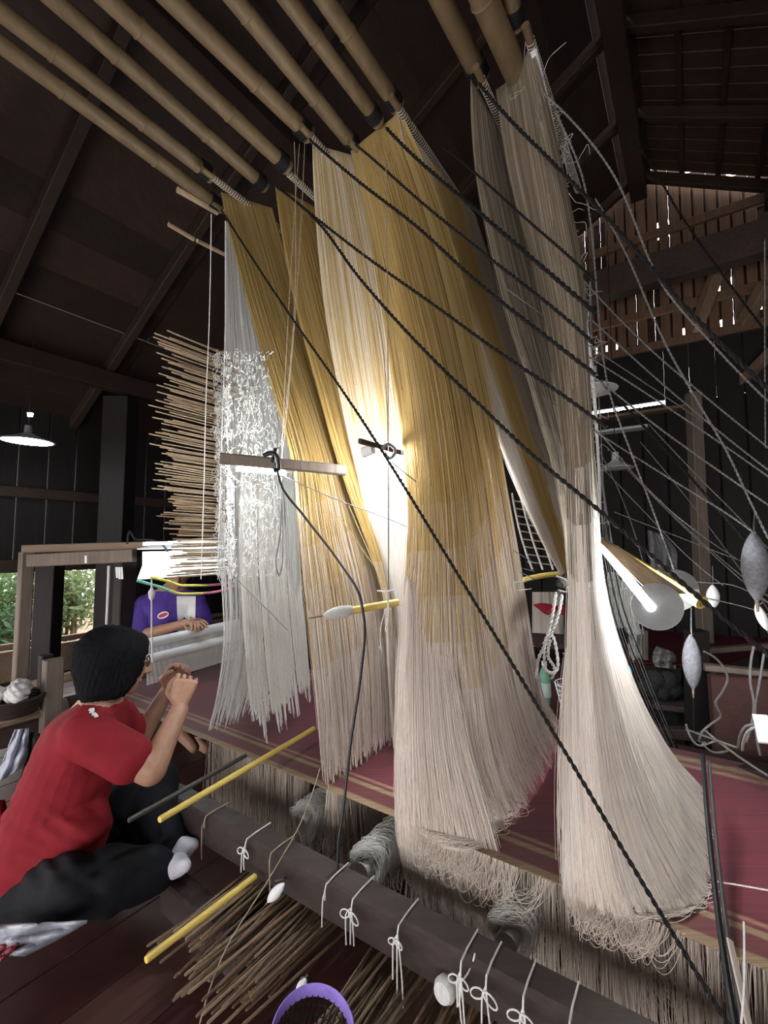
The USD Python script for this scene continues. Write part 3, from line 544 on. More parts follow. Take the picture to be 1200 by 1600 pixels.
# spindle-ended yellow bamboo
t = thing('bobbin_rod', 'yellow bamboo rod with a white thread bobbin and brown spike at its left end', 'bobbin rod')
q = ipath([(482, 966), (622, 941)], 1.42, 1.52, 15); d_ = unit(q[-1] - q[0]); L = np.linalg.norm(q[-1] - q[0])
obj('spike', lathe([(0, 0), (.002, .002), (L * .22, .0035), (L * .25, 0)], q[0], q[-1], 8), M['stick_dark'], t)
obj('bobbin', lathe([(L * .15, .003), (L * .19, .011), (L * .27, .019), (L * .36, .020), (L * .45, .014), (L * .50, .011)], q[0], q[-1], 14), M['white_b'], t)
curves('bobbin_thread', [np.array([q[0] + d_ * (s + .004 * math.sin(a)) + (.0208 * math.sin(math.pi * min(max((s / L - .13) / .40, 0.05), .95)) ** .6) * (math.cos(a) * unit(np.cross(d_, ZA)) + math.sin(a) * ZA) for a in np.linspace(0, 6.3, 12)]) for s in np.linspace(L * .18, L * .46, 26)], .0016, M['white_b'], t, 'stuff')
obj('bamboo', lathe([(L * .45, 0), (L * .45, .0125), (L * .62, .0125), (L * .63, .0135), (L * .64, .0125), (L, .0125), (L, 0)], q[0], q[-1], 12), M['bamboo_yellow'], t)
obj('string_knot', [tube([P(604, 925, 1.49) + np.array(e) * .02 for e in ([-1.6, 0, .2], [0, 0, .1], [1.6, 0, .45])], .0035, 6), tube(ipath([(600, 922), (607, 950), (602, 985)], 1.49, 1.49, 8), .003, 6), tube(ipath([(607, 945), (594, 1000), (598, 1020), (592, 1010)], 1.49, 1.49, 8), .0022, 6)], M['string'], t)
# tube lamps hung between the sheets
def batten(label, a, b, da, db, side, w=.022, h=.04, tm_='tube', f1=.96):
    t = thing('tube_lamp', label, 'lamp'); p, q = P(*a, da), P(*b, db); d = unit(q - p); off = unit(np.cross(d, ZA)) * side
    obj('batten', beam(p, q, w, h), M['grey_wood_Z'] if h > .03 else M['dark_wood_B'], t)
    obj('fluorescent_tube', tube([p + (q - p) * .12 + off * .036 - ZA * .022, p + (q - p) * f1 + off * .036 - ZA * .022], .013, 12), M[tm_], t)
    for f_ in (.10, f1 + .01): obj('lamp_holder', beam(p + (q - p) * f_ + off * .005 - ZA * .012, p + (q - p) * f_ + off * .05 - ZA * .02, .025, .035), M['white_paint'], t)
    return t, p, q
l1, p, q = batten('wooden tube lamp batten crossing in front of the white harness sheet', (344, 716), (540, 735), 1.58, 1.70, -1, tm_='tube', f1=.52)
obj('clamp', [tube([p + (q - p) * .42 + np.array([0, -.03 + .008 * k, 0]), p + (q - p) * .42 + np.array([0.01, -.03 + .008 * k, .05])], .008, 8) for k in range(3)] + [tube(ipath([(412, 712), (425, 708), (434, 716), (436, 732), (428, 735)], 1.55, 1.55, 12), .008, 8)], M['black_gloss'], l1)
obj('hanger_string', [tube(ipath([(440, 720), (450, 500), (468, 225)], 1.80, 1.9, 14), .0018, 5), tube(ipath([(440, 720), (462, 480), (476, 225)], 1.80, 1.9, 14), .0018, 5)], M['string_brown'], l1)
l2, p, q = batten('tube lamp glowing between the ivory and the central gold sheets', (562, 689), (728, 737), 1.48, 2.15, -1, .014, .018)
obj('hanger_knot', [tube(ipath([(596, 705), (606, 694), (618, 704), (610, 716), (600, 708)], 1.55, 1.55, 14), .006, 7)], M['cord'], l2)
obj('hanger_string', tube(ipath([(607, 705), (605, 430), (603, 250)], 1.55, 1.6, 10), .002, 5), M['string_brown'], l2)
obj('hanger_string', tube(ipath([(607, 712), (607, 925)], 1.52, 1.5, 10), .002, 5), M['cord'], l2)
# lamp under a bamboo pole at the right-hand neighbour loom
t = thing('tube_lamp', 'bright tube lamp with a slatted beige shade under a yellow bamboo pole', 'lamp')
bp, bq = P(1097, 942, 1.20), P(938, 846, 1.62); tp, tq = P(1018, 950, 1.18), P(944, 858, 1.56); dd = unit(bq - bp); L = np.linalg.norm(bq - bp)
ring = []; g = np.linspace(0, 2 * math.pi, 17)[:-1]
obj('bamboo', lathe([(.0, .012), (0, .0185), (.02, .019), (.16, .0175), (.165, .0195), (.17, .0172), (.36, .0168), (.365, .0185), (.37, .0165), (L, .015), (L, .009), (.10, .011), (0, .012)], bp, bq, 14), M['bamboo_yellow'], t)
obj('fluorescent_tube', tube([tp, tq], .0125, 12), M['tube'], t)
for k in range(7):
    f0, f1 = k / 7 + .01, (k + 1) / 7 - .01
    obj('shade_slat', beam(tp + (bp - tp) * (f0 * .75 + .12) * .8 + ZA * .03 + (0 if 0 else 0), tq + (bq - tq) * (f0 * .75 + .12) + ZA * .02, .020, .004, up=(0, 0, 1)), M['stick'], t)
obj('end_cord', tube([bq, (bq + tq) / 2 + ZA * .02, tq], .006, 6), M['string'], t)
obj('hanger_string', tube(ipath([(946, 846), (940, 700), (930, 545)], 2.5, 2.4, 8), .003, 5), M['cord'], t)
for k, (px, py, d, r, lab) in enumerate(((1027, 948, 1.17, .062, 'round grey disc hanging at the end of the right-hand tube lamp'), (1056, 922, 1.34, .062, 'fainter grey disc behind the first disc at the right-hand tube lamp'))):
    q = P(px, py, d); tag(obj('disc', lathe([(0, r * .98), (.004, r), (.008, r * .98)], q, q + np.array([.35, 1, 0]), 32), plain(f'translucent_disc_{k}', (.20, .20, .20), None, .5, alpha=.85)), lab, 'disc')
# pendants
def pendant(label, px, py, d, r, on, up):
    q = P(px, py, d); t = thing('pendant_lamp', label, 'lamp'); z = np.array([0, 0, 1.])
    m = lathe([(0, r), (.004, r * 1.02), (.02, r * .80), (.05, r * .35), (.07, .028), (.13, .024), (.135, 0)], q, q + z, 28); obj('shade', m, M['white_paint'] if not on else M['plastic_grey'], t)
    obj('diffuser', lathe([(-.006, 0), (-.004, r * .5), (.0, r * .93), (.002, 0)], q, q + z, 28), M['bulb'] if on else M['white_paint'], t)
    obj('cable', tube([q + z * .13, q + z * up], .003, 6), M['black'], t)
    return t, q
pt, pq = pendant('round flat pendant lamp glowing white in the dark at the left', 43, 690, 3.6, .185, True, 1.4)
obj('socket_light', lathe([(0, 0), (.0, .018), (.03, .022), (.035, 0)], P(47, 651, 3.6), P(47, 651, 3.6) + ZA, 12), M['bulb'], pt)
pendant('white unlit dish lamp hanging behind the string ladder', 925, 611, 2.4, .125, False, 1.9)
pendant('small dim dish lamp hanging lower behind the white cords', 962, 732, 3.6, .13, False, 2.0)
# glowing hood over the weaver
t = thing('lamp_hood', 'white reflecting hood glowing over the purple-shirted weaver', 'lamp')
c = [P(214, 906, 2.62), P(372, 894, 2.9), P(376, 858, 3.0), P(222, 862, 2.72)]
obj('reflector', solid_sheet([[c[0] + (c[1] - c[0]) * s for s in np.linspace(0, 1, 8)], [(c[0] + c[3]) / 2 + ((c[1] + c[2]) / 2 - (c[0] + c[3]) / 2) * s + np.array([0, .03, 0]) for s in np.linspace(0, 1, 8)], [c[3] + (c[2] - c[3]) * s for s in np.linspace(0, 1, 8)]], .006), M['white_paint'], t)
c2 = [P(214, 858, 2.72), P(376, 856, 3.0), P(376, 838, 3.15), P(280, 843, 3.0)]
obj('top_panel', solid_sheet([[c2[0], c2[1]], [c2[3], c2[2]]], .006), M['white_paint'], t)
ta, tb_ = P(222, 880, 2.55), P(372, 870, 2.82)
obj('fluorescent_tube', tube([ta + ZA * .11, tb_ + ZA * .10], .010, 10), M['tube_far'], t)
# ------------------------------------------------------------------ black ropes and pale cords
def rope(label, px, d0, d1, r=.0068, m='black', name='rope', cat='rope'):
    c = ipath(px, d0, d1, 40); r *= .86; return tag(obj(name, twist(c, r, r * 7), M[m]), label, cat)
R_ = [
 ('black twisted rope from the first bamboo pole straight down to the lower right corner', [(346, 328), (430, 458), (565, 655), (720, 905), (880, 1170), (1010, 1390), (1140, 1605)], 2.15, .82, .0058),
 ('black rope from the third bamboo pole, dipping across the sheets to the right edge', [(432, 292), (495, 345), (560, 432), (657, 541), (747, 630), (820, 700), (958, 816), (1095, 936), (1215, 1035)], 2.0, 1.35, .0072),
 ('black rope from the fourth bamboo pole passing over the bright central gold sheet', [(440, 296), (560, 392), (683, 480), (767, 541), (887, 623), (948, 668)], 2.0, 1.75, .0066),
 ('black rope from the fifth bamboo pole toward the string ladder', [(484, 218), (560, 283), (650, 353), (750, 444), (873, 541), (930, 585)], 1.85, 1.7, .0070),
 ('black rope from the sixth bamboo pole to the string ladder', [(556, 226), (573, 240), (660, 317), (753, 393), (913, 523), (930, 540)], 1.8, 1.65, .0060),
 ('black rope from the eighth bamboo pole across the grey sheets', [(604, 200), (643, 240), (747, 330), (830, 402), (913, 474), (930, 490)], 1.7, 1.6, .0074),
 ('thin black rope from behind the eighth pole to the edge cord', [(690, 228), (727, 257), (820, 340), (907, 417), (930, 440)], 1.75, 1.65, .0050),
 ('black rope from the ninth bamboo pole running down to the right edge', [(748, 130), (800, 190), (850, 240), (960, 353), (1090, 500), (1205, 612)], 1.6, 1.5, .0072),
 ('slack black rope crossing in front of the roof lattice at the right', [(985, 215), (1010, 245), (1060, 330), (1130, 430), (1210, 535)], 2.6, 2.2, .0070),
 ('dark rope sagging behind the white cords toward the right edge', [(918, 575), (1000, 660), (1100, 770), (1210, 900)], 2.0, 1.8, .0060)]
for k, (lab, px, d0, d1, r) in enumerate(R_): rope(lab, px, d0 - .06, d1 if k in (0, 8) else (1.16 if 1 < k < 7 else d1 - .38), r)
Wc = [
 ([(914, 554), (1030, 628), (1205, 748)], 1.9, 1.7, 'pale cord running on from the uppermost black rope knot to the right edge'),
 ([(877, 551), (953, 608), (1021, 662), (1095, 716), (1205, 792)], 1.8, 1.6, 'pale cord crossing the lone post at its middle'),
 ([(925, 500), (968, 540), (1064, 625), (1205, 738)], 1.9, 1.7, 'pale cord just above the cord that crosses the lone post\'s middle'),
 ([(905, 430), (1010, 540), (1075, 597), (1205, 703)], 1.9, 1.7, 'pale cord passing the top of the lone post'),
 ([(845, 142), (955, 267), (1035, 445), (1115, 540), (1205, 632)], 1.6, 1.5, 'pale cord from the tenth pole over the roof lattice to the right edge'),
 ([(930, 674), (996, 716), (1078, 767), (1132, 800), (1178, 832)], 1.9, 1.45, 'pale cord leading down to the big grey weight'),
 ([(868, 175), (915, 298), (948, 594), (987, 710), (1021, 800), (1058, 905)], 1.6, 1.7, 'steep pale cord falling from the edge cord to the yellow bamboo'),
 ([(930, 310), (975, 390), (1041, 540), (1095, 636), (1132, 699), (1180, 800), (1205, 850)], 1.7, 1.45, 'steep pale cord falling across the lone post to the right edge'),
 ([(860, 628), (928, 670), (999, 750), (1050, 800), (1150, 872)], 1.8, 1.7, 'thin cord starting over the grey sheets and passing the dim dish lamp'),
 ([(1013, 662), (1098, 752), (1146, 800), (1205, 862)], 2.0, 1.8, 'thin doubled cord low across the lone post'),
 ([(945, 735), (1007, 800), (1075, 870), (1130, 915)], 2.1, 1.9, 'thin cord to the small white bobbin'),
 ([(960, 800), (1050, 835), (1170, 880), (1205, 890)], 2.1, 1.7, 'lowest thin cord running level toward the big grey weight'),
 ([(790, 450), (860, 500), (950, 560), (1100, 660)], 1.7, 1.9, 'thin pale cord in front of the grey sheet between black ropes'),
 ([(1030, 780), (1100, 850), (1205, 935)], 2.2, 2.0, 'thin cord between the bamboo lamp and the small white bobbin'),
 ([(1195, 375), (1195, 520), (1196, 700)], 1.6, 1.6, 'upright pale cord at the right edge beside the roof braces'),
 ([(934, 700), (980, 800), (1010, 900)], 2.2, 2.2, 'short thin cord behind the bright tube lamp'),
 ([(1000, 690), (1090, 800), (1205, 960)], 2.3, 2.0, 'thin cord passing behind the big grey weight'),
 ([(950, 700), (1060, 815), (1180, 925), (1205, 945)], 2.15, 1.9, 'thin cord sinking toward the tilted white shuttle')]
for k, (px, d0, d1, lab) in enumerate(Wc):
    tag(obj('rope', twist(ipath(px, d0 - .2, d1 - .15, 30), .0034 if k < 8 else .0022, .03), M['cord']), lab, 'cord')
Th = [([(432, 738), (520, 778), (600, 808), (700, 850), (835, 893)], 1.70, 2.0, 'cord', 'thin grey cord from the left batten to the black tube'),
 ([(612, 722), (690, 783), (790, 852), (835, 880)], 1.5, 1.95, 'cord', 'thin grey cord from the glowing lamp toward the black tube'),
 ([(683, 840), (760, 870), (835, 905)], 1.7, 1.95, 'cord', 'short grey cord joining the black tube from the central sheet'),
 ([(640, 941), (830, 905)], 1.48, 1.9, 'string', 'upper pale string from the bobbin rod to the right'),
 ([(626, 946), (830, 920)], 1.48, 1.9, 'string', 'lower pale string from the bobbin rod to the right'),
 ([(878, 905), (1020, 908), (1130, 912), (1205, 945)], 1.9, 1.6, 'cord', 'level pale cord from the black tube past the discs'),
 ([(880, 918), (1020, 922), (1150, 945), (1205, 962)], 1.9, 1.6, 'cord', 'second level pale cord under the first from the black tube'),
 ([(460, 222), (462, 400), (440, 690)], 1.85, 1.75, 'string_brown', 'yellowish thread falling from the fifth pole to the left batten'),
 ([(530, 255), (575, 430), (600, 560), (606, 690)], 1.7, 1.56, 'string_brown', 'dark thread falling in front of the ivory sheet to the lamp'),
 ([(545, 790), (575, 860), (603, 925)], 1.6, 1.5, 'gold_b', 'yellow thread slanting down to the bobbin rod knot'),
 ([(525, 800), (560, 850), (600, 905)], 1.62, 1.52, 'gold_b', 'second yellow thread slanting down to the bobbin rod knot'),
 ([(500, 1200), (470, 1285), (425, 1365), (345, 1500), (312, 1600)], 1.55, 1.0, 'string_brown', 'brown string from the gold sheet over the beam down to the floor'),
 ([(365, 900), (400, 935), (450, 985)], 1.7, 1.7, 'cord', 'thin cord from the canes into the white sheet')]
for px, d0, d1, m_, lab in Th: tag(obj('string', tube(ipath(px, d0, d1, 26), .0019, 5), M[m_]), lab, 'cord')
tag(obj('power_cable', tube(ipath([(432, 722), (437, 752), (478, 810), (530, 878), (563, 935), (570, 985), (563, 1060), (548, 1160), (537, 1260), (528, 1330), (527, 1400), (520, 1425)], 1.62, 1.22, 50), .0042, 8), M['black_gloss']), 'black power cable hanging in a long curve from the left batten over the foreground beam', 'cable')
tag(obj('cable_loop', tube(ipath([(434, 735), (441, 790), (442, 870), (436, 900), (431, 880), (438, 830), (440, 745)], 1.66, 1.66, 40), .0025, 6), M['cord']), 'narrow grey string loop hanging below the left batten', 'string')
# weights
def spindle(name, label, px, py, d, hw, hh, m_, cordpx, tilt=0):
    c = P(px, py, d); k = d / FPX; hh *= k; hw *= k; ax = unit(np.array([math.sin(tilt), 0, math.cos(tilt)])); t = thing(name, label, 'weight')
    prof = [(0, hw * .12)] + [(hh * 2 * s, max(hw * math.sin(math.pi * s) ** .62, hw * .12)) for s in np.linspace(.03, .97, 15)] + [(hh * 2, hw * .12)]
    obj('body', lathe(prof, c - ax * hh, c + ax * hh, 16), M[m_], t)
    obj('tip', lathe([(0, hw * .10), (hh * .35, hw * .14), (hh * .36, 0)], c - ax * hh * 1.3, c, 8), M['stick_dark'], t)
    obj('string', tube(ipath([(px + 100 * 0, py - hh / k * .98)] + list(cordpx), d, d + .1, 8), .0022, 6), M['cord'], t)
spindle('weight', 'big grey spindle-shaped weight hanging at the right edge', 1180, 885, 1.35, 18, 54, 'plastic_grey', [(1178, 830), (1180, 798)])
spindle('weight', 'grey spindle-shaped weight hanging below the open bamboo end', 1081, 1034, 1.55, 13, 42, 'plastic_grey', [(1080, 990), (1080, 950)])
spindle('bobbin', 'small white bobbin on a stick right of the open bamboo end', 1114, 932, 1.7, 9, 18, 'string', [(1114, 905), (1113, 885)])
spindle('shuttle', 'tilted white shuttle at the right edge below the big grey weight', 1190, 964, 1.4, 7, 22, 'white_paint', [(1183, 945), (1180, 940)], -.35)
spindle('shuttle', 'white shuttle tied above the brown cane heap', 431, 1395, 1.22, 8, 19, 'white_paint', [(440, 1375), (447, 1368)], .75)
spindle('shuttle', 'small white shuttle lying on the canes above the purple-rimmed basket', 471, 1541, .98, 7, 13, 'white_paint', [(476, 1528), (480, 1524)], .6)
# strings tied round the foreground beam
ties = [(345, 1262, 62, 'string_brown', 1), (413, 1293, 50, 'string', 2), (452, 1312, 84, 'string_brown', 1), (535, 1358, 70, 'string', 1), (575, 1380, 62, 'string', 3), (650, 1410, 100, 'string', 3), (742, 1462, 75, 'string', 4), (785, 1470, 95, 'string', 2), (838, 1500, 105, 'string', 3), (905, 1534, 80, 'string', 4), (1042, 1582, 40, 'string', 3)]
ords = ['first', 'second', 'third', 'fourth', 'fifth', 'sixth', 'seventh', 'eighth', 'ninth', 'tenth', 'eleventh']
for k, (px, py, ln, m_, n) in enumerate(ties):
    g = np.random.default_rng(70 + k); t = thing('string_tie', f'{ords[k]} ' + ('brown' if m_ != 'string' else 'white') + ' string tied round the foreground beam, counted from the left', 'string')
    u = UV(Pz(px, py, .364))[0]; f_ = lambda du, dv, z: W(u + du, -.2375 + dv, z)
    obj('band', tube([f_(0, .06, .366), f_(0, .0, .367), f_(.002, -.036, .366), f_(.003, -.042, .355), f_(.003, -.042, .33)], .0022, 6), M[m_], t)
    dd = depth(f_(0, -.045, .3)) * 1 / FPX
    for j in range(n):
        dx = g.uniform(-.012, .012); L = ln * dd * g.uniform(.6, 1.0)
        obj('tail', tube(spline([f_(.003, -.043, .35), f_(dx, -.047, .33), f_(dx * 1.3 + g.normal(0, .004), -.047, .35 - L)], 8), .0021, 6), M[m_], t)
    th = np.linspace(0, 2 * math.pi, 13); rr = g.uniform(.012, .02)
    if n > 1:
        for s_ in (-1, 1): obj('bow', tube([f_(s_ * (rr - rr * math.cos(a)) * .8, -.048, .338 + .6 * rr * math.sin(a) - rr * .5 * (1 - math.cos(a)) * .6) for a in th], .0018, 6), M[m_], t)

# ================================================================== PEOPLE
M['skin'] = plain('skin', (0.40, 0.225, 0.155), (0.34, 0.18, 0.12), 0.5, 60, 0.4)
M['hair'] = plain('black_hair', (0.006, 0.006, 0.008), (0.003, 0.003, 0.004), 0.8, 200, 0.12)
M['red_shirt'] = plain('red_shirt', (0.24, 0.015, 0.023), (0.19, 0.011, 0.018), 0.8, 18, 0.2)
M['trousers'] = plain('black_trousers', (0.009, 0.010, 0.014), (0.005, 0.0055, 0.008), 0.8, 25, 0.2)
M['sock'] = plain('white_sock', (0.62, 0.62, 0.68), (0.54, 0.54, 0.60), 0.85, 80, 0.2)
M['purple'] = plain('purple_shirt', (0.085, 0.045, 0.30), (0.06, 0.03, 0.22), 0.75, 30, 0.3)
def hit(meshes, px, py):
    """where the sight line through a picture point first meets a mesh"""
    r = ray(px, py); best = None
    for m in meshes:
        t = m.triangles; a = t[:, 0]; e1 = t[:, 1] - a; e2 = t[:, 2] - a; h = np.cross(r, e2); det = np.einsum('ij,ij->i', e1, h); det = np.where(abs(det) < 1e-12, 1e-12, det)
        s = CAM - a; u = np.einsum('ij,ij->i', s, h) / det; q = np.cross(s, e1); v = (q @ r) / det; k = np.einsum('ij,ij->i', e2, q) / det
        ok = (u >= 0) & (v >= 0) & (u + v <= 1) & (k > .05)
        if ok.any():
            i = np.where(ok)[0][np.argmin(k[ok])]
            if best is None or k[i] < best[0]: best = (k[i], m.face_normals[i])
    return (CAM + r * best[0], unit(best[1])) if best else (None, None)
def chain(pts, rs): return [bone(pts[i], rs[i], pts[i + 1], rs[i + 1]) for i in range(len(pts) - 1)]
def hand(wrist, palm_dir, side, palm_n, curl=.9, s=1.0, pinch=False):
    """palm and five bent fingers; palm_dir from wrist to knuckles, side toward the thumb, palm_n out of the palm"""
    f = unit(palm_dir); n = unit(palm_n - f * (palm_n @ f)); sd = unit(np.cross(n, f)); sd = sd if sd @ side > 0 else -sd
    k = wrist + f * .085 * s; out = [hullballs([(wrist, .019 * s), (k + sd * .030 * s, .0125 * s), (k - sd * .030 * s, .0115 * s), (k, .013 * s), (wrist + f * .04 * s + sd * .028 * s, .014 * s)])]
    for j, (off, L) in enumerate(((.030, .070), (.010, .078), (-.010, .072), (-.030, .056))):
        base = k + sd * off * s - f * .008 * s; c = curl * (1.0 + .12 * j) ; p = [base]; ang = 0; seg = [L * .45, L * .32, L * .26]
        for q, L_ in enumerate(seg):
            ang += c * (.55, .75, .5)[q]; p.append(p[-1] + (f * math.cos(ang) + n * math.sin(ang)) * L_ * s)
        out += chain(p, [.0092 * s, .0086 * s, .0080 * s, .0068 * s])
    b = wrist + f * .022 * s + sd * .018 * s; t1 = b + (f * .6 + sd * .75 + n * .35) * .040 * s; t2 = t1 + (f * .85 + sd * .05 + n * .55) * .032 * s; t3 = t2 + (f * .75 - sd * .35 + n * .6) * .024 * s
    out += chain([b, t1, t2, t3], [.013 * s, .0105 * s, .0092 * s, .0075 * s]); return out
def head_bones(c, f, up, s=1.0):
    f = unit(f); r = unit(np.cross(f, up)); u = unit(np.cross(r, f)); L = lambda a, b, d: c + (f * a + u * b + r * d) * s
    return [hullballs([(L(-.02, .03, 0), .088 * s), (L(.02, .02, 0), .078 * s), (L(.045, -.06, 0), .042 * s), (L(-.02, -.02, .012), .070 * s), (L(-.02, -.02, -.012), .070 * s)]),
            hullballs([(L(.062, -.085, 0), .022 * s), (L(.035, -.06, .03), .026 * s), (L(.035, -.06, -.03), .026 * s), (L(.07, -.03, 0), .03 * s)]),
            hullballs([(L(.094, .01, 0), .008 * s), (L(.112, -.028, 0), .011 * s), (L(.095, -.03, .012), .008 * s), (L(.095, -.03, -.012), .008 * s)]),
            hullballs([(L(.084, -.058, .014), .008 * s), (L(.084, -.058, -.014), .008 * s)]),
            hullballs([(L(-.01, .01, .082), .016 * s), (L(-.012, -.02, .080), .012 * s)]), hullballs([(L(-.01, .01, -.082), .016 * s), (L(-.012, -.02, -.080), .012 * s)])], L

# ---- the woman in red, seated on the floor at the loom, reaching into the white harness
w = thing('person', 'woman with a black bob in red T-shirt and black trousers, seated reaching to the threads', 'person')
hc = P(178, 1036, 1.52); hf = unit(np.array([.80, .60, -.12])); hb, HL = head_bones(hc, hf, np.array([.06, 0, 1]))
neck = P(158, 1098, 1.47); chest = P(128, 1165, 1.48); belly = P(88, 1270, 1.47); pelv = P(62, 1375, 1.45)
sR, sL = P(132, 1148, 1.37), P(182, 1120, 1.62); eR, eL = P(236, 1203, 1.38), P(216, 1158, 1.66); wR, wL = P(281, 1108, 1.53), P(262, 1078, 1.74)
bones = list(hb) + [bone(HL(-.03, -.06, 0), .052, neck, .058), hullballs([(neck, .06), (sR, .05), (sL, .05), (chest, .11)]), bone(chest, .105, belly, .11), bone(belly, .11, pelv, .12)]
bones += chain([sR, eR, wR], [.052, .045, .028]) + [bone(eR + (wR - eR) * .25, .041, wR, .026)] + chain([sL, eL, wL], [.048, .038, .026])
bones += hand(wR, unit(P(291, 1062, 1.56) - wR), np.array([-.6, .5, .3]), unit(np.array([-.2, .8, .35])), 1.15) + hand(wL, unit(P(277, 1045, 1.75) - wL), np.array([.3, -.5, .6]), unit(np.array([.6, -.5, .1])), .85)
hipR, hipL = P(78, 1385, 1.38), P(92, 1368, 1.54); kR, kL = P(114, 1388, 1.26), P(236, 1228, 1.66); aR, aL = P(254, 1357, 1.42), P(262, 1330, 1.50)
bones += chain([hipR, kR, aR], [.07, .05, .035]) + chain([hipL, kL, aL], [.07, .05, .035])
obj('body', fuse(bones, .010, 6), M['skin'], w, True)
up_ = lambda a, b, t: a + (b - a) * t
shirt_b = [hullballs([(neck + ZA * -.018, .062), (sR, .066), (sL, .064), (chest, .125), (up_(sR, chest, .3) + np.array([-.03, 0, 0]), .075)]), hullballs([(chest, .128), (belly, .138), (belly + np.array([.05, 0, .02]), .10)]), hullballs([(belly, .138), (pelv + ZA * .03 + np.array([-.02, 0, 0]), .150), (P(128, 1290, 1.42), .085)]), bone(sR, .070, up_(sR, eR, .66), .071), bone(sL, .066, up_(sL, eL, .55), .060)]
shirt = fuse(shirt_b, .014, 14)
v = np.array(shirt.vertices); nn = shirt.vertex_normals; foldv = np.sin((v @ np.array([9, 4, 60.]) + 2.0 * np.sin(v @ np.array([21., 9, 13])))) * .5 + np.sin(v @ np.array([35., 20, 85]) + 3 * np.sin(v @ np.array([14., 25, 9])))
low = np.clip((neck[2] - .12 - v[:, 2]) / .35, 0.15, 1); shirt.vertices = v + nn * (foldv * .0062 * low)[:, None]
obj('shirt', shirt, M['red_shirt'], w, True)
hm = np.array([neck + ZA * .004, ]); th = np.linspace(0, 2 * math.pi, 25)
q, n_ = hit([shirt], 144, 1114)
for k, (dx, dy, ww, hh) in enumerate(((-.010, .012, .019, .024), (.002, -.004, .020, .022))):
    q, n_ = hit([shirt], 143 + k * 5, 1111 + k * 7)
    if q is not None:
        s_ = unit(np.cross(n_, ZA)); t_ = np.cross(s_, n_); mark = [q + n_ * .002 + s_ * a * ww * .5 + t_ * b * hh * .5 for a, b in ((-1, .8), (.2, 1), (.9, .4), (.5, -.2), (1, -.8), (-.3, -1), (-.8, -.3))]
        obj('white_emblem', trimesh.Trimesh(np.array(mark), [[0, i, i + 1] for i in range(1, 6)], process=False), M['white_paint'], w, False)
tro = fuse([hullballs([(pelv, .150), (hipR, .105), (hipL, .105), (P(40, 1388, 1.42), .115)]), bone(hipR, .105, kR, .074), bone(kR, .074, up_(kR, aR, .9), .062), bone(up_(kR, aR, .35), .090, up_(kR, aR, .9), .064), bone(hipL, .115, kL, .095), bone(up_(hipL, kL, .5) - ZA * .05, .10, kL - ZA * .04, .09), bone(kL, .090, up_(kL, aL, .9), .066)], .014, 12)
v = np.array(tro.vertices); tro.vertices = v + tro.vertex_normals * (np.sin(v @ np.array([40., 30, 55]) + 2.5 * np.sin(v @ np.array([13., 28, 17]))) * .0035)[:, None]
obj('trousers', tro, M['trousers'], w, True)
for a, tip, kn in ((aR, P(288, 1353, 1.40), kR), (aL, P(301, 1320, 1.50), kL)):
    d_ = unit(a - kn); obj('sock', fuse([bone(a - d_ * .02, .036, a + d_ * .045, .034), hullballs([(a + d_ * .05, .034), (up_(a, tip, .55) , .032), (tip, .020)])], .01, 8), M['sock'], w, True)
hair = hullballs([(HL(-.022, .022, 0), .104), (HL(.018, .026, 0), .092), (HL(-.042, -.062, .048), .056), (HL(-.042, -.062, -.048), .056), (HL(.012, -.060, .066), .038), (HL(.012, -.060, -.066), .038)]) - hullballs([(HL(.17, -.01, 0), .080), (HL(.115, -.10, 0), .075), (HL(.10, .02, .01), .052), (HL(.1, .02, -.01), .052)]) - hullballs([(HL(-.02, -.155, 0), .06), (HL(.10, -.13, 0), .05)])
hm_ = hair.refine_to_length(.009).to_mesh(); hm_ = trimesh.Trimesh(hm_.vert_properties[:, :3], hm_.tri_verts, process=True); trimesh.smoothing.filter_taubin(hm_, .5, .53, iterations=8)
v = np.array(hm_.vertices); rel = v - hc; az = np.arctan2(rel @ np.cross(hf, ZA), rel @ hf); hm_.vertices = v + hm_.vertex_normals * (.0022 * np.sin(az * 46 + 2 * np.sin(rel[:, 2] * 30)) + .0015 * np.sin(az * 91))[:, None]
obj('hair', hm_, M['hair'], w, True)
gl = []
for s_ in (-1, 1):
    gl.append(tube([HL(.098 + .0 * a, .012 + .018 * math.sin(a), s_ * .034 + .022 * math.cos(a)) for a in np.linspace(0, 6.283, 17)], .0022, 6)); gl.append(tube([HL(.094, .016, s_ * .058), HL(.03, .02, s_ * .086), HL(-.01, .012, s_ * .090)], .002, 6))
gl.append(tube([HL(.104, .016, -.012), HL(.107, .018, 0), HL(.104, .016, .012)], .002, 6)); obj('glasses', gl, M['black_gloss'], w)
for s_ in (-1, 1): obj('eye', trimesh.creation.icosphere(2, .011).apply_translation(HL(.081, .012, s_ * .033)), M['white_paint'], w, True)
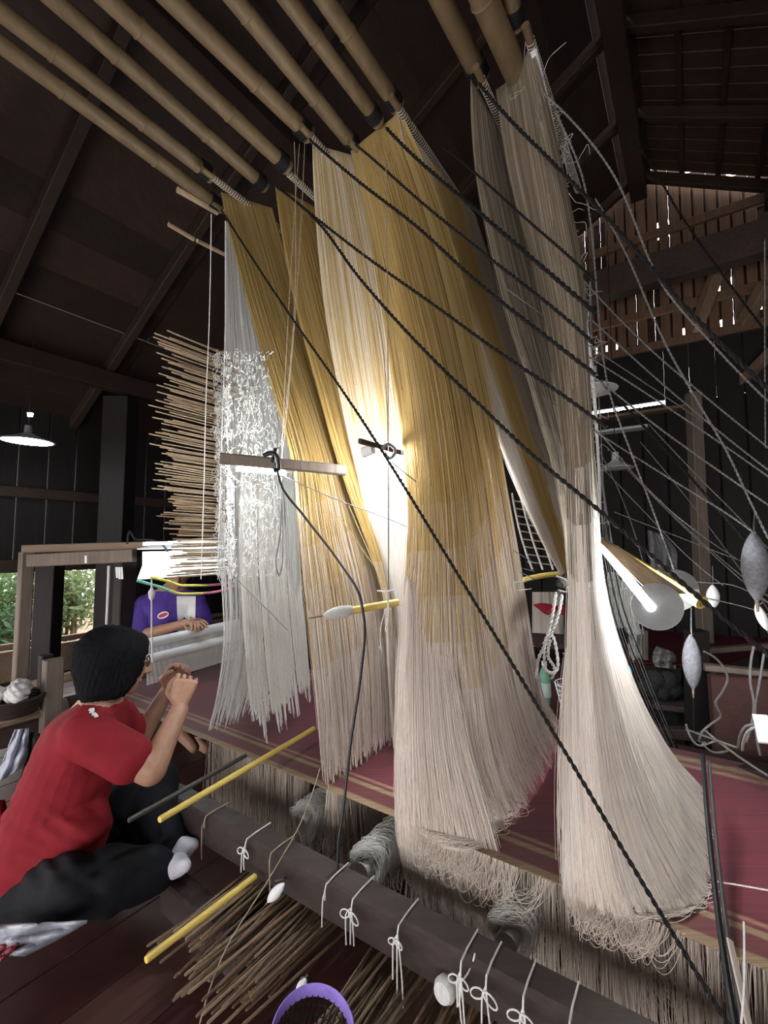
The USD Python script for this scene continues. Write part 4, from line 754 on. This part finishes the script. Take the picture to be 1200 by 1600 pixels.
# ---- the weaver at the end of the loom
w2 = thing('person', 'weaver in a purple shirt with white panel and badge, seated under the glowing hood', 'person')
D = 3.05; hc2 = P(279, 893, D); hf2 = unit(np.array([.35, -.80, -.35])); hb2, HL2 = head_bones(hc2, hf2, np.array([.1, 0, 1]))
nk = P(268, 922, D); ch = P(262, 955, D); pv = P(255, 1020, D + .05); s1, s2 = P(228, 945, D - .02), P(306, 940, D + .02); e1, e2 = P(222, 992, D - .1), P(322, 985, D - .05); w1_, w2_ = P(290, 974, D - .25), P(300, 972, D - .22)
bs = list(hb2) + [bone(HL2(-.03, -.06, 0), .05, nk, .055), hullballs([(nk, .06), (s1, .05), (s2, .05), (ch, .11)]), bone(ch, .11, pv, .13)] + chain([s1, e1, w1_], [.048, .040, .027]) + chain([s2, e2, w2_], [.048, .040, .027])
bs += hand(w1_, unit(P(318, 970, D - .3) - w1_), np.array([0, 0, 1.]), np.array([0, .3, -1.]), .5) + hand(w2_, unit(P(312, 974, D - .35) - w2_), np.array([0, 0, 1.]), np.array([-.4, .4, -.6]), .6)
kn1, ft1 = P(285, 1106, 2.75), P(288, 1150, 2.62); kn2, ft2 = P(310, 1098, 2.85), P(312, 1160, 2.80)
bs += chain([pv, kn1, ft1, P(303, 1168, 2.50)], [.08, .06, .038, .028]) + chain([pv, kn2, ft2, P(322, 1170, 2.68)], [.08, .06, .038, .028])
obj('body', fuse(bs, .016, 6), M['skin'], w2, True)
sh2 = fuse([hullballs([(nk - ZA * .03, .07), (s1, .068), (s2, .066), (ch, .125)]), bone(ch, .128, pv, .145), bone(s1, .070, up_(s1, e1, .85), .066), bone(s2, .068, up_(s2, e2, .7), .064)], .018, 12); obj('shirt', sh2, M['purple'], w2, True)
obj('trousers', fuse([bone(pv, .155, up_(pv, kn1, .3), .10), bone(pv, .1, kn1, .075), bone(kn1, .072, up_(kn1, ft1, .7), .05), bone(pv, .1, kn2, .075), bone(kn2, .072, up_(kn2, ft2, .7), .05)], .02, 8), M['trousers'], w2, True)
pan = []
for j, y in enumerate(np.linspace(932, 990, 7)):
    row = []
    for x in np.linspace(276 + j * .3, 306, 8):
        q, n_ = hit([sh2], x, y); row.append((q + n_ * .004) if q is not None else P(x, y, D - .12))
    pan.append(row)
obj('white_panel', solid_sheet(pan, .004), M['white_paint'], w2)
q, n_ = hit([sh2], 255, 961)
if q is not None:
    s_ = unit(np.cross(ZA, n_)); t_ = np.cross(n_, s_); s_, t_ = s_ * .94 + t_ * .34, t_ * .94 - s_ * .34
    for nm, a, b, m_, off in (('badge', .036, .022, M['white_paint'], .003), ('badge_stripe', .030, .012, plain('badge_red', (.55, .05, .12)), .006)):
        ring = [q + n_ * off + s_ * a * math.cos(x) + t_ * b * math.sin(x) for x in np.linspace(0, 6.283, 21)[:-1]]; obj(nm, trimesh.Trimesh(np.vstack([[q + n_ * off]] + ring), [[0, i + 1, (i + 1) % 20 + 1] for i in range(20)], process=False), m_, w2, False)
hr = hullballs([(HL2(-.03, .030, 0), .104), (HL2(.01, .035, 0), .092), (HL2(-.05, -.04, 0), .07)]) - hullballs([(HL2(.15, -.02, 0), .085), (HL2(.10, -.10, 0), .08)]); k_ = hr.refine_to_length(.014).to_mesh(); obj('hair', trimesh.Trimesh(k_.vert_properties[:, :3], k_.tri_verts), M['hair'], w2, True)
for s_ in (-1, 1): obj('eye', trimesh.creation.icosphere(1, .011).apply_translation(HL2(.081, .012, s_ * .033)), M['white_paint'], w2, True)

# ================================================================== THE LEFT SIDE AND THE GARDEN
for k, (px, cols, dd, lab) in enumerate((([(214, 907), (246, 916), (288, 928), (330, 926), (368, 914)], ((.20, .55, .42), (.60, .55, .12), (.55, .18, .26)), 2.55, 'lower bent plastic rod, green then yellow then pink, under the glowing hood'), ([(236, 902), (262, 908), (286, 915), (330, 914), (368, 908)], ((.62, .60, .10), (.62, .56, .14), (.60, .22, .30)), 2.62, 'upper bent plastic rod, yellow then pink, under the glowing hood'))):
    t = thing('coloured_rod', lab, 'rod'); c = ipath(px, dd, dd + .35, 31)
    for j in range(3): obj('rod_section', tube(c[j * 10:j * 10 + 11], .0085, 8), plain(f'rod_colour_{k}_{j}', cols[j], None, .4), t)
t = thing('hanging_heddle', 'white string with a knotted tuft hanging beside the purple-shirted weaver', 'string')
obj('string', tube(ipath([(237, 905), (237, 990), (238, 1035)], 2.35, 2.3, 8), .004, 6), M['string'], t); obj('tuft', lathe([(0, .002), (.02, .014), (.05, .018), (.07, .006), (.09, .002)], P(237, 940, 2.34), P(237, 920, 2.34), 10), M['string'], t)
t = thing('hanging_heddle', 'white cord hanging from the loom top rail left of the dark upright', 'string')
obj('string', tube(ipath([(170, 884), (168, 940), (165, 1000)], 2.85, 2.8, 8), .008, 6), M['string'], t)
obj('tag_strip', [beam(P(182 + 4 * k, 886, 2.82), P(183 + 4 * k, 903 + 3 * (k % 2), 2.82), .014, .003, up=(0, 1, 0)) for k in range(3)][0], M['white_paint'], t)
for k in (1, 2): obj('tag_strip', beam(P(182 + 4 * k, 886, 2.82), P(183 + 4 * k, 905, 2.82), .014, .003, up=(0, 1, 0)), M['white_paint'], t)
tag(obj('hanging_strap', beam(P(134, 868, 2.88), P(134, 880, 2.88), .016, .003, up=(0, 1, 0)), M['white_paint']), 'short white strap on the loom cross rail above the garden view', 'strap')
tag(obj('thin_cable', tube(ipath([(199, 850), (203, 830), (212, 843), (230, 843), (252, 850), (262, 862)], 2.7, 2.7, 20), .006, 6), M['black']), 'thin black cable looping over the loom top rail beside the glowing hood', 'cable')
q = P(18, 1092, 2.25); t = thing('basket', 'round dark woven basket of white yarn on the rail at the left edge', 'basket', (q[0], q[1], q[2] - .08))
th = np.linspace(0, 2 * math.pi, 33)
for k in range(7): obj('coil', tube([[(.10 + .006 * k) * math.cos(a), (.10 + .006 * k) * math.sin(a), .010 + .013 * k] for a in th], .0085, 6), M['dark_wood_A'], t)
obj('bottom', lathe([(0, 0), (0, .115), (.01, .115), (.01, 0)], np.zeros(3), np.array([0, 0, 1.]), 24), M['stick_dark'], t)
for k, (dx, dy, r) in enumerate(((-.04, -.05, .045), (.05, -.03, .05), (0, .05, .05), (.09, -.08, .03))):
    m = trimesh.creation.icosphere(3, r); m.vertices *= 1 + .08 * np.sin(m.vertices @ np.array([160., 70, 210]))[:, None]; m.apply_translation([q[0] + dx, q[1] + dy, q[2] + .035]); tag(obj('yarn_ball', m, M['string'], None, True), ('leftmost white yarn ball in the dark basket at the left edge', 'middle white yarn ball in the dark basket at the left edge', 'rear white yarn ball in the dark basket at the left edge', 'smallest white yarn ball at the right rim of the basket')[k], 'yarn')
def cloth(name, label, cat, px, d, amp, m_, th=.006):
    """a crumpled cloth between two picture edges"""
    Lp, Rp = spline(np.array(px[0], float), 22), spline(np.array(px[1], float), 22); g = np.random.default_rng(len(label)); ph = g.uniform(0, 6, 4); grid = []
    for i in range(22):
        row = []
        for s in np.linspace(0, 1, 14):
            p = Lp[i] + (Rp[i] - Lp[i]) * s; dd = d - amp * (.5 * math.sin(s * 13 + ph[0] + i * .12) + .6 * math.sin(s * 3.1)) - amp * .3 * math.sin(i * .7 + s * 5 + ph[1]); row.append(P(p[0], p[1], dd))
        grid.append(row)
    return tag(obj(name, solid_sheet(grid, th), m_, None, True), label, cat)
cloth('towel', 'pale blue-grey striped towel hanging over the rail at the left edge', 'towel', ([(24, 1140), (8, 1180), (-8, 1225)], [(44, 1138), (42, 1180), (34, 1200)]), 2.05, .05, plain('blue_grey_cloth', (.50, .52, .62), (.30, .32, .40), .8, 40))
cloth('dark_cloth', 'dark green-grey cloth hanging behind the pale towel', 'cloth', ([(42, 1142), (40, 1180), (30, 1222)], [(62, 1146), (64, 1185), (60, 1205)]), 2.1, .04, plain('dark_green_cloth', (.06, .07, .06), (.03, .035, .032), .85, 30))
cloth('plastic_bag', 'silver-grey plastic bag lying flat on the floor under the woman in red', 'bag', ([(-12, 1446), (-14, 1470), (-12, 1492)], [(136, 1440), (92, 1466), (40, 1492)]), 1.16, .03, plain('silver_plastic', (.42, .44, .50), (.22, .23, .28), .25, 24))
cloth('pink_cloth', 'dusky pink cloth corner below the silver bag at the left edge', 'cloth', ([(-14, 1480), (-14, 1494), (-14, 1508)], [(30, 1472), (22, 1482), (4, 1500)]), 1.14, .015, plain('pink_cloth_fabric', (.30, .05, .07), (.18, .03, .045), .7, 24))
cloth('red_cloth', 'bright red cloth bundle at the left edge behind the woman\'s back', 'cloth', ([(-14, 1252), (-12, 1285), (-10, 1330)], [(6, 1250), (12, 1285), (10, 1310)]), 1.5, .03, M['red_shirt'])
g = np.random.default_rng(77)
lv = [mat(f'leaf_{k}', {'d': ('principled_bsdf', {'base_color': c, 'roughness': .5}), 't': ('translucent_bsdf', {'color': c}), 'm': ('mix_closure', {'fac': .4})}, [('d.BSDF', 'm.closure1'), ('t.BSDF', 'm.closure2')], 'm.closure') for k, c in enumerate(((.09, .16, .06), (.16, .22, .10), (.05, .10, .045)))]
def shrub(label, px, py, d, r, n, k):
    c = P(px, py, d); t = thing('shrub', label, 'shrub'); stems = [tube(spline([[c[0] + g.normal(0, .05), c[1] + g.normal(0, .05), -.45], c + g.normal(0, r * .3, 3), c + g.normal(0, r * .6, 3) + ZA * r * .5], 8), np.linspace(.03, .008, 8), 6) for _ in range(5)]
    for s in stems: obj('stem', s, M['stick_dark'], t)
    V, F = [], []
    for i in range(n):
        p = c + unit(g.normal(0, 1, 3)) * r * g.random() ** .4 * np.array([1, 1, 1.1]); a = unit(g.normal(0, 1, 3)); b = unit(np.cross(a, g.normal(0, 1, 3))); s = g.uniform(.045, .09); o = len(V)
        V += [p - a * s, p + b * s * .4 + np.cross(a, b) * s * .1, p + a * s, p - b * s * .4 + np.cross(a, b) * s * .1]; F += [[o, o + 1, o + 2], [o, o + 2, o + 3]]
    tag(obj('foliage', trimesh.Trimesh(np.array(V), np.array(F), process=False), lv[k], t, False), kind='stuff')
shrub('dense green shrub in the garden at the left edge', 8, 955, 7.0, .85, 2400, 0)
shrub('dark low shrub in the garden just left of the pale loom upright', 20, 1010, 6.3, .55, 1400, 2)
shrub('pale green shrub in the garden between the two dark posts', 112, 930, 7.6, .55, 1100, 1)
shrub('tall tree-like shrub filling the back of the garden', 60, 890, 10.5, 1.5, 1300, 1)
for k, (px, py, d, rr) in enumerate(((100, 985, 5.6, .16), (120, 990, 5.4, .12), (88, 992, 5.3, .13), (128, 972, 6.0, .15))):
    m = trimesh.creation.icosphere(2, rr); m.vertices *= np.array([1.2, 1, .75]) * (1 + .12 * np.sin(m.vertices @ np.array([31., 23, 17]) + k))[:, None]; q = P(px, py, d); m.apply_translation([q[0], q[1], -.45 + rr * .7]); tag(obj('garden_stone', m, plain(f'garden_stone_{k}', (.16, .15, .13), (.08, .075, .07), .9, 12), None, True), ('largest grey stone on the bare earth between the dark posts', 'grey stone right of the largest stone on the earth', 'grey stone left of the largest stone on the earth', 'farthest grey stone on the earth between the dark posts')[k], 'stone')

# ================================================================== THE RIGHT-HAND BACKGROUND
t = thing('neighbour_loom', 'second loom in the dark at the right with its own dark red warp', 'loom')
zz = .52; c = [Pz(955, 1034, zz), Pz(1135, 1042, zz), Pz(1235, 1000, zz), Pz(990, 985, zz)]
obj('warp', solid_sheet([[c[0] + (c[1] - c[0]) * s for s in np.linspace(0, 1, 6)], [c[3] + (c[2] - c[3]) * s for s in np.linspace(0, 1, 6)]], .006), plain('second_warp', (.15, .018, .035), (.10, .012, .025), .6, 6), t)
obj('front_beam', beam(P(965, 1042, 2.9), P(1058, 1050, 2.85), .10, .09), M['dark_wood_A'], t)
obj('post', beam(P(1088, 985, 2.15), P(1090, 1170, 2.15), .085, .07, up=(0, 1, 0)), M['dark_wood_Z'], t)
obj('post', beam(P(1008, 985, 2.8), P(1008, 1030, 2.8), .03, .03, up=(0, 1, 0)), M['grey_wood_Z'], t)
obj('side_board', beam(P(1112, 1118, 2.0), P(1250, 1130, 1.9), .05, .36), wood('reddish_board', (.085, .035, .030), (.04, .018, .016), 'A'), t)
obj('top_rail', beam(P(1100, 1042, 2.1), P(1250, 1058, 1.95), .06, .03), M['grey_wood_Z'], t)
obj('low_beam', beam(P(1030, 1178, 2.05), P(1250, 1232, 1.55), .07, .07), M['dark_wood_A'], t)
obj('low_beam', beam(P(1000, 1140, 2.3), P(1110, 1150, 2.1), .07, .05), M['dark_wood_A'], t)
obj('shelf', beam(P(1012, 1096, 2.4), P(1074, 1104, 2.35), .16, .03), M['beam_grey'], t)
obj('shelf_bracket', beam(P(1030, 1112, 2.4), P(1058, 1118, 2.36), .06, .10), M['black_gloss'], t)
obj('cross_rail', beam(P(1090, 1018, 2.6), P(1210, 1008, 2.7), .05, .03), M['grey_wood_Z'], t)
for k, (px, py) in enumerate(((1012, 1066), (1032, 1072), (1050, 1068), (1022, 1055), (1044, 1056))):
    m = trimesh.creation.icosphere(3, .048); m.vertices *= 1 + .10 * np.sin(m.vertices @ np.array([190., 120, 260]) + k)[:, None]; m.apply_translation(P(px, py + 8, 2.38)); tag(obj('yarn_ball', m, plain(f'black_yarn_{k}', (.03, .03, .032), (.008, .008, .009), .9, 260, bump=.8), None, True), ('leftmost', 'lower middle', 'rightmost', 'upper left', 'upper right')[k] + ' black wool ball on the shelf of the neighbour loom', 'yarn')
cloth('white_cloth', 'crumpled white cloth standing behind the neighbour loom beam', 'cloth', ([(985, 985), (982, 1010), (985, 1036)], [(1006, 982), (1010, 1010), (1008, 1036)]), 2.95, .08, M['white_paint'])
cloth('white_cloth', 'second pale cloth heap right of the white cloth on the neighbour loom', 'cloth', ([(1026, 1010), (1020, 1026), (1024, 1042)], [(1050, 1018), (1056, 1030), (1056, 1046)]), 2.8, .06, M['white_b'])
cloth('net_cloth', 'thin grey cloth hanging in the dark above the yellow bamboo lamp', 'cloth', ([(1012, 828), (1016, 870), (1022, 925)], [(1036, 836), (1058, 868), (1056, 925)]), 3.0, .06, plain('grey_gauze', (.20, .20, .21), (.12, .12, .13), .9, 50))
for k, (px, d, lab) in enumerate((([(980, 905), (982, 950), (992, 990)], 2.4, 'pale thread skein hanging under the right-hand tube lamp'), ([(958, 895), (964, 940), (966, 980)], 2.5, 'second pale thread skein beside the right-hand fan'))):
    g2 = np.random.default_rng(k); t2 = thing('skein', lab, 'skein'); c = ipath(px, d, d, 12); curves('skein_threads', [c + (A * g2.normal(0, .022) + B * g2.normal(0, .02)) * (.4 + .6 * np.sin(np.linspace(0.2, 2.6, 12)))[:, None] + g2.normal(0, .002, (12, 3)) for _ in range(120)], .003, M['white_b'], t2, 'stuff')
# strings behind the fan
g = np.random.default_rng(31)
t = thing('dark_strings', 'bundle of grey and black strings running down behind the right-hand fan', 'strings')
curves('strings', [ipath([(930 + 14 * a, 820), (948 + 16 * a, 930), (985 + 20 * a, 1050), (1045 + 14 * a, 1178)], 1.75, 1.95, 18) for a in np.linspace(-.6, 1.2, 9)], .0026, M['cord'], t, 'stuff')
curves('strings', [ipath([(936 + 12 * a, 820), (952 + 14 * a, 930), (990 + 18 * a, 1050), (1050 + 12 * a, 1182)], 1.74, 1.94, 18) for a in np.linspace(-.6, 1.2, 4)], .0045, M['black'], t, 'stuff')
m = trimesh.creation.icosphere(2, .022); m.vertices *= np.array([.9, .7, 1.3]) * (1 + .15 * np.sin(m.vertices @ np.array([150., 90, 120])))[:, None]; m.apply_translation(P(978, 1049, 1.75)); tag(obj('blue_tie', m, plain('blue_plastic', (.07, .35, .62), None, .4), None, True), 'small bright blue knot on the strings behind the right-hand fan', 'knot')
# cables and adapter
tag(obj('power_adapter', beam(P(1180, 1138, 1.35), P(1204, 1140, 1.33), .04, .075), M['white_paint']), 'white power adapter at the right edge trailing a grey cable', 'adapter')
for px, d0, d1, lab in (([(1182, 1132), (1168, 1134), (1156, 1150), (1152, 1168), (1128, 1160), (1095, 1148), (1072, 1140)], 1.36, 1.8, 'grey cable looping left from the white adapter'), ([(1180, 1136), (1165, 1148), (1160, 1172)], 1.36, 1.4, 'short grey cable end drooping under the white adapter'),
    ([(1100, 1018), (1130, 1042), (1137, 1060), (1128, 1082), (1118, 1098), (1126, 1118), (1110, 1132), (1096, 1145), (1092, 1158), (1102, 1160)], 1.7, 1.75, 'tangled white cord beside the neighbour loom post'), ([(1072, 1132), (1095, 1165), (1120, 1158), (1138, 1172), (1120, 1176), (1098, 1162)], 1.7, 1.7, 'white cord coil lying on the low dark beam'),
    ([(1178, 1010), (1172, 1060), (1178, 1100), (1165, 1160)], 1.6, 1.6, 'left of two long grey cords hanging at the right edge'), ([(1194, 1020), (1186, 1070), (1180, 1105), (1188, 1180)], 1.6, 1.6, 'right of two long grey cords hanging at the right edge'), ([(1100, 1140), (1140, 1172), (1200, 1212)], 1.75, 1.5, 'grey cord lying along the low dark beam at the right')):
    tag(obj('cable', tube(ipath(px, d0, d1, 40), .0042, 6), M['cord']), lab, 'cable')
# uprights in front of the warp at the lower right
for k, (a, b, r, m_, lab) in enumerate((((1098, 1180), (1150, 1610), .006, 'black_gloss', 'black cable running up over the red warp at the lower right'), ((1108, 1190), (1162, 1610), .0045, 'dark_rod', 'grey cable beside the black cable over the red warp'))):
    tag(obj('cable', tube(ipath([a, ((a[0] + b[0]) / 2 - 6, (a[1] + b[1]) / 2), b], 1.35, .78, 16), r, 8), M[m_]), lab, 'cable')
tag(obj('white_strip', beam(P(1140, 1468, .84), P(1172, 1610, .74), .014, .004, up=(0, 1, 0)), M['cream']), 'white cloth strip hanging beside the black cable at the lower right', 'strip')
tag(obj('cord', tube(ipath([(1162, 1440), (1163, 1520), (1158, 1600)], .82, .74, 10), .0018, 6), M['string']), 'thin white string hanging at the right of the white cloth strip', 'string')
tag(obj('cord', tube(ipath([(1112, 1376), (1160, 1384), (1215, 1394)], 1.08, 1.0, 8), .0018, 6), M['string']), 'thin white string lying across the red warp at the right edge', 'string')
# the gap between the central sheet and the right-hand fan
t = thing('far_heddles', 'pale string heddles of a loom seen through the gap right of the central sheet', 'heddles')
for k in range(4): obj('upright_string', tube(ipath([(800 + 12 * k, 770), (812 + 16 * k, 830), (832 + 16 * k, 890)], 2.5, 2.5, 10), .006, 6), M['string'], t)
for k in range(9): obj('cross_stick', tube(ipath([(800 + 3 * k, 782 + 12 * k), (850 + 5 * k, 790 + 12 * k)], 2.6, 2.6, 4), .005, 6), M['stick'], t)
tag(obj('yellow_rod', tube(ipath([(818, 906), (858, 898), (884, 896)], 2.2, 2.3, 6), .013, 8), M['yellow_rod']), 'short yellow rod end in the gap beside the black tube', 'rod')
tag(obj('wooden_block', beam(P(893, 872, 2.4), P(893, 918, 2.4), .055, .05, up=(0, 1, 0)), M['pale_wood_A']), 'pale brown wooden block behind the black tube', 'block')
t = thing('black_tube', 'short black tube with open end tied at the waist of the right-hand fan', 'tube'); p, q = P(873, 916, 1.62), P(886, 900, 1.85)
obj('pipe', lathe([(.03, .004), (.03, .013), (0, .014), (-.001, .0165), (.0, .017), (.24, .017), (.24, 0)], p, q, 16), M['black_gloss'], t)
obj('string_knot', [tube(ipath([(868, 900), (880, 905), (890, 912), (884, 925), (872, 922)], 1.6, 1.6, 14), .005, 6), tube(ipath([(884, 918), (896, 930), (902, 938), (896, 934)], 1.6, 1.6, 10), .006, 6)], M['cord'], t)
for k, (px, lab) in enumerate((([(868, 925), (858, 985), (850, 1010), (852, 1045), (864, 1052), (872, 1040), (868, 1008), (862, 990)], 'white cord loop hanging under the black tube'), ([(878, 930), (866, 980), (856, 1000), (840, 1035), (838, 1060)], 'second white cord trailing left under the black tube'), ([(860, 1000), (856, 1025), (866, 1045), (862, 1060)], 'short white cord end inside the cord loop'))):
    tag(obj('cord', twist(ipath(px, 1.7, 1.8, 30), .007, .04), M['string']), lab, 'cord')
tag(obj('hanging_cloth', solid_sheet([[P(832 + 14 * s, y, 2.9 + .05 * math.sin(s * 6)) for s in np.linspace(0, 3.4, 8)] for y in (925, 965, 1010)], .01), M['cream'], None, True), 'pale cloth hanging in the gap behind the black tube', 'cloth')
tag(obj('red_scrap', solid_sheet([[P(834 + 16 * s, 945 - 2 * math.sin(s * 2), 2.7) for s in np.linspace(0, 3, 7)], [P(852 + 10 * s, 958 + 2 * math.sin(s * 3), 2.65) for s in np.linspace(0, 3, 7)]], .01), M['red_shirt'], None, True), 'red cloth scrap in the gap under the yellow rod end', 'cloth')
t = thing('cabinet', 'dark red-brown cabinet standing in the gap behind the cord loop', 'cabinet'); obj('body', beam(P(872, 1052, 2.6), P(872, 1115, 2.6), .30, .25, up=(0, 1, 0)), wood('cabinet_wood', (.10, .035, .032), (.05, .02, .018), 'Z'), t); obj('top', beam(P(828, 1000, 2.5), P(905, 1003, 2.5), .28, .03), M['dark_wood_A'], t)
t = thing('bottle', 'green drinking bottle with a pale label standing in the gap beside the central sheet', 'bottle'); p = P(852, 1100, 2.3)
obj('body', lathe([(0, .0), (0, .026), (.005, .030), (.13, .030), (.16, .024), (.185, .012), (.20, .012), (.20, 0)], p, p + ZA, 18), mat('green_bottle', {'p': ('principled_bsdf', {'base_color': (.22, .45, .30), 'roughness': .15, 'transmission_weight': .4})}, []), t); obj('label', lathe([(.04, .0305), (.11, .0305)], p, p + ZA, 18), plain('bottle_label', (.45, .55, .50)), t); obj('cap', lathe([(.195, 0), (.195, .014), (.215, .014), (.215, 0)], p, p + ZA, 14), M['white_paint'], t)
t = thing('wire_basket', 'white wire basket half hidden behind the right-hand fan', 'basket'); p = P(900, 1128, 2.2)
for k in range(8): obj('wire_ring', tube([p + np.array([(.05 + .006 * k) * math.cos(a), (.05 + .006 * k) * math.sin(a), .026 * k]) for a in th], .0025, 5), M['white_paint'], t)
for k in range(14): a = k / 14 * 6.283; obj('wire_rib', tube([p + np.array([.05 * math.cos(a), .05 * math.sin(a), 0]), p + np.array([.095 * math.cos(a), .095 * math.sin(a), .182])], .002, 5), M['white_paint'], t)
# purple-rimmed basket at the bottom edge
c = P(487, 1632, .86); t = thing('basket', 'black mesh basket with a purple rim at the bottom edge of the view', 'basket')
obj('rim', lathe([(-.006, .078), (-.004, .0800), (.026, .0810), (.028, .079), (.026, .0775), (-.004, .0765), (-.006, .078)], c, c + np.array([.12, -.25, 1]), 40, False), plain('purple_plastic', (.36, .25, .78), None, .35), t)
ax = unit(np.array([.12, -.25, 1])); s_ = unit(np.cross(ax, [0, 1, 0])); t_ = np.cross(ax, s_); rb = lambda a, r, h: c + (s_ * math.cos(a) + t_ * math.sin(a)) * r + ax * h
for k in range(40): obj('mesh_rib', tube([rb(k * .157, .077, 0), rb(k * .157 + .12, .070, -.06), rb(k * .157 + .2, .058, -.14)], .0016, 4), M['black_gloss'], t)
for k in range(5): obj('mesh_ring', tube([rb(a, .077 - .0035 * k, -.025 * (k + 1)) for a in th], .0014, 4), M['black_gloss'], t)
t = thing('thread_cone', 'white thread cone lying among the canes under the foreground beam', 'thread cone'); p, q = P(690, 1553, .98), P(708, 1530, 1.02)
obj('cone', lathe([(0, 0), (0, .020), (.012, .026), (.04, .022), (.05, .014), (.05, 0)], p, q, 16), M['string'], t); obj('loose_end', tube(ipath([(705, 1540), (722, 1532), (738, 1505), (742, 1490)], .99, .98, 10), .002, 6), M['string'], t)
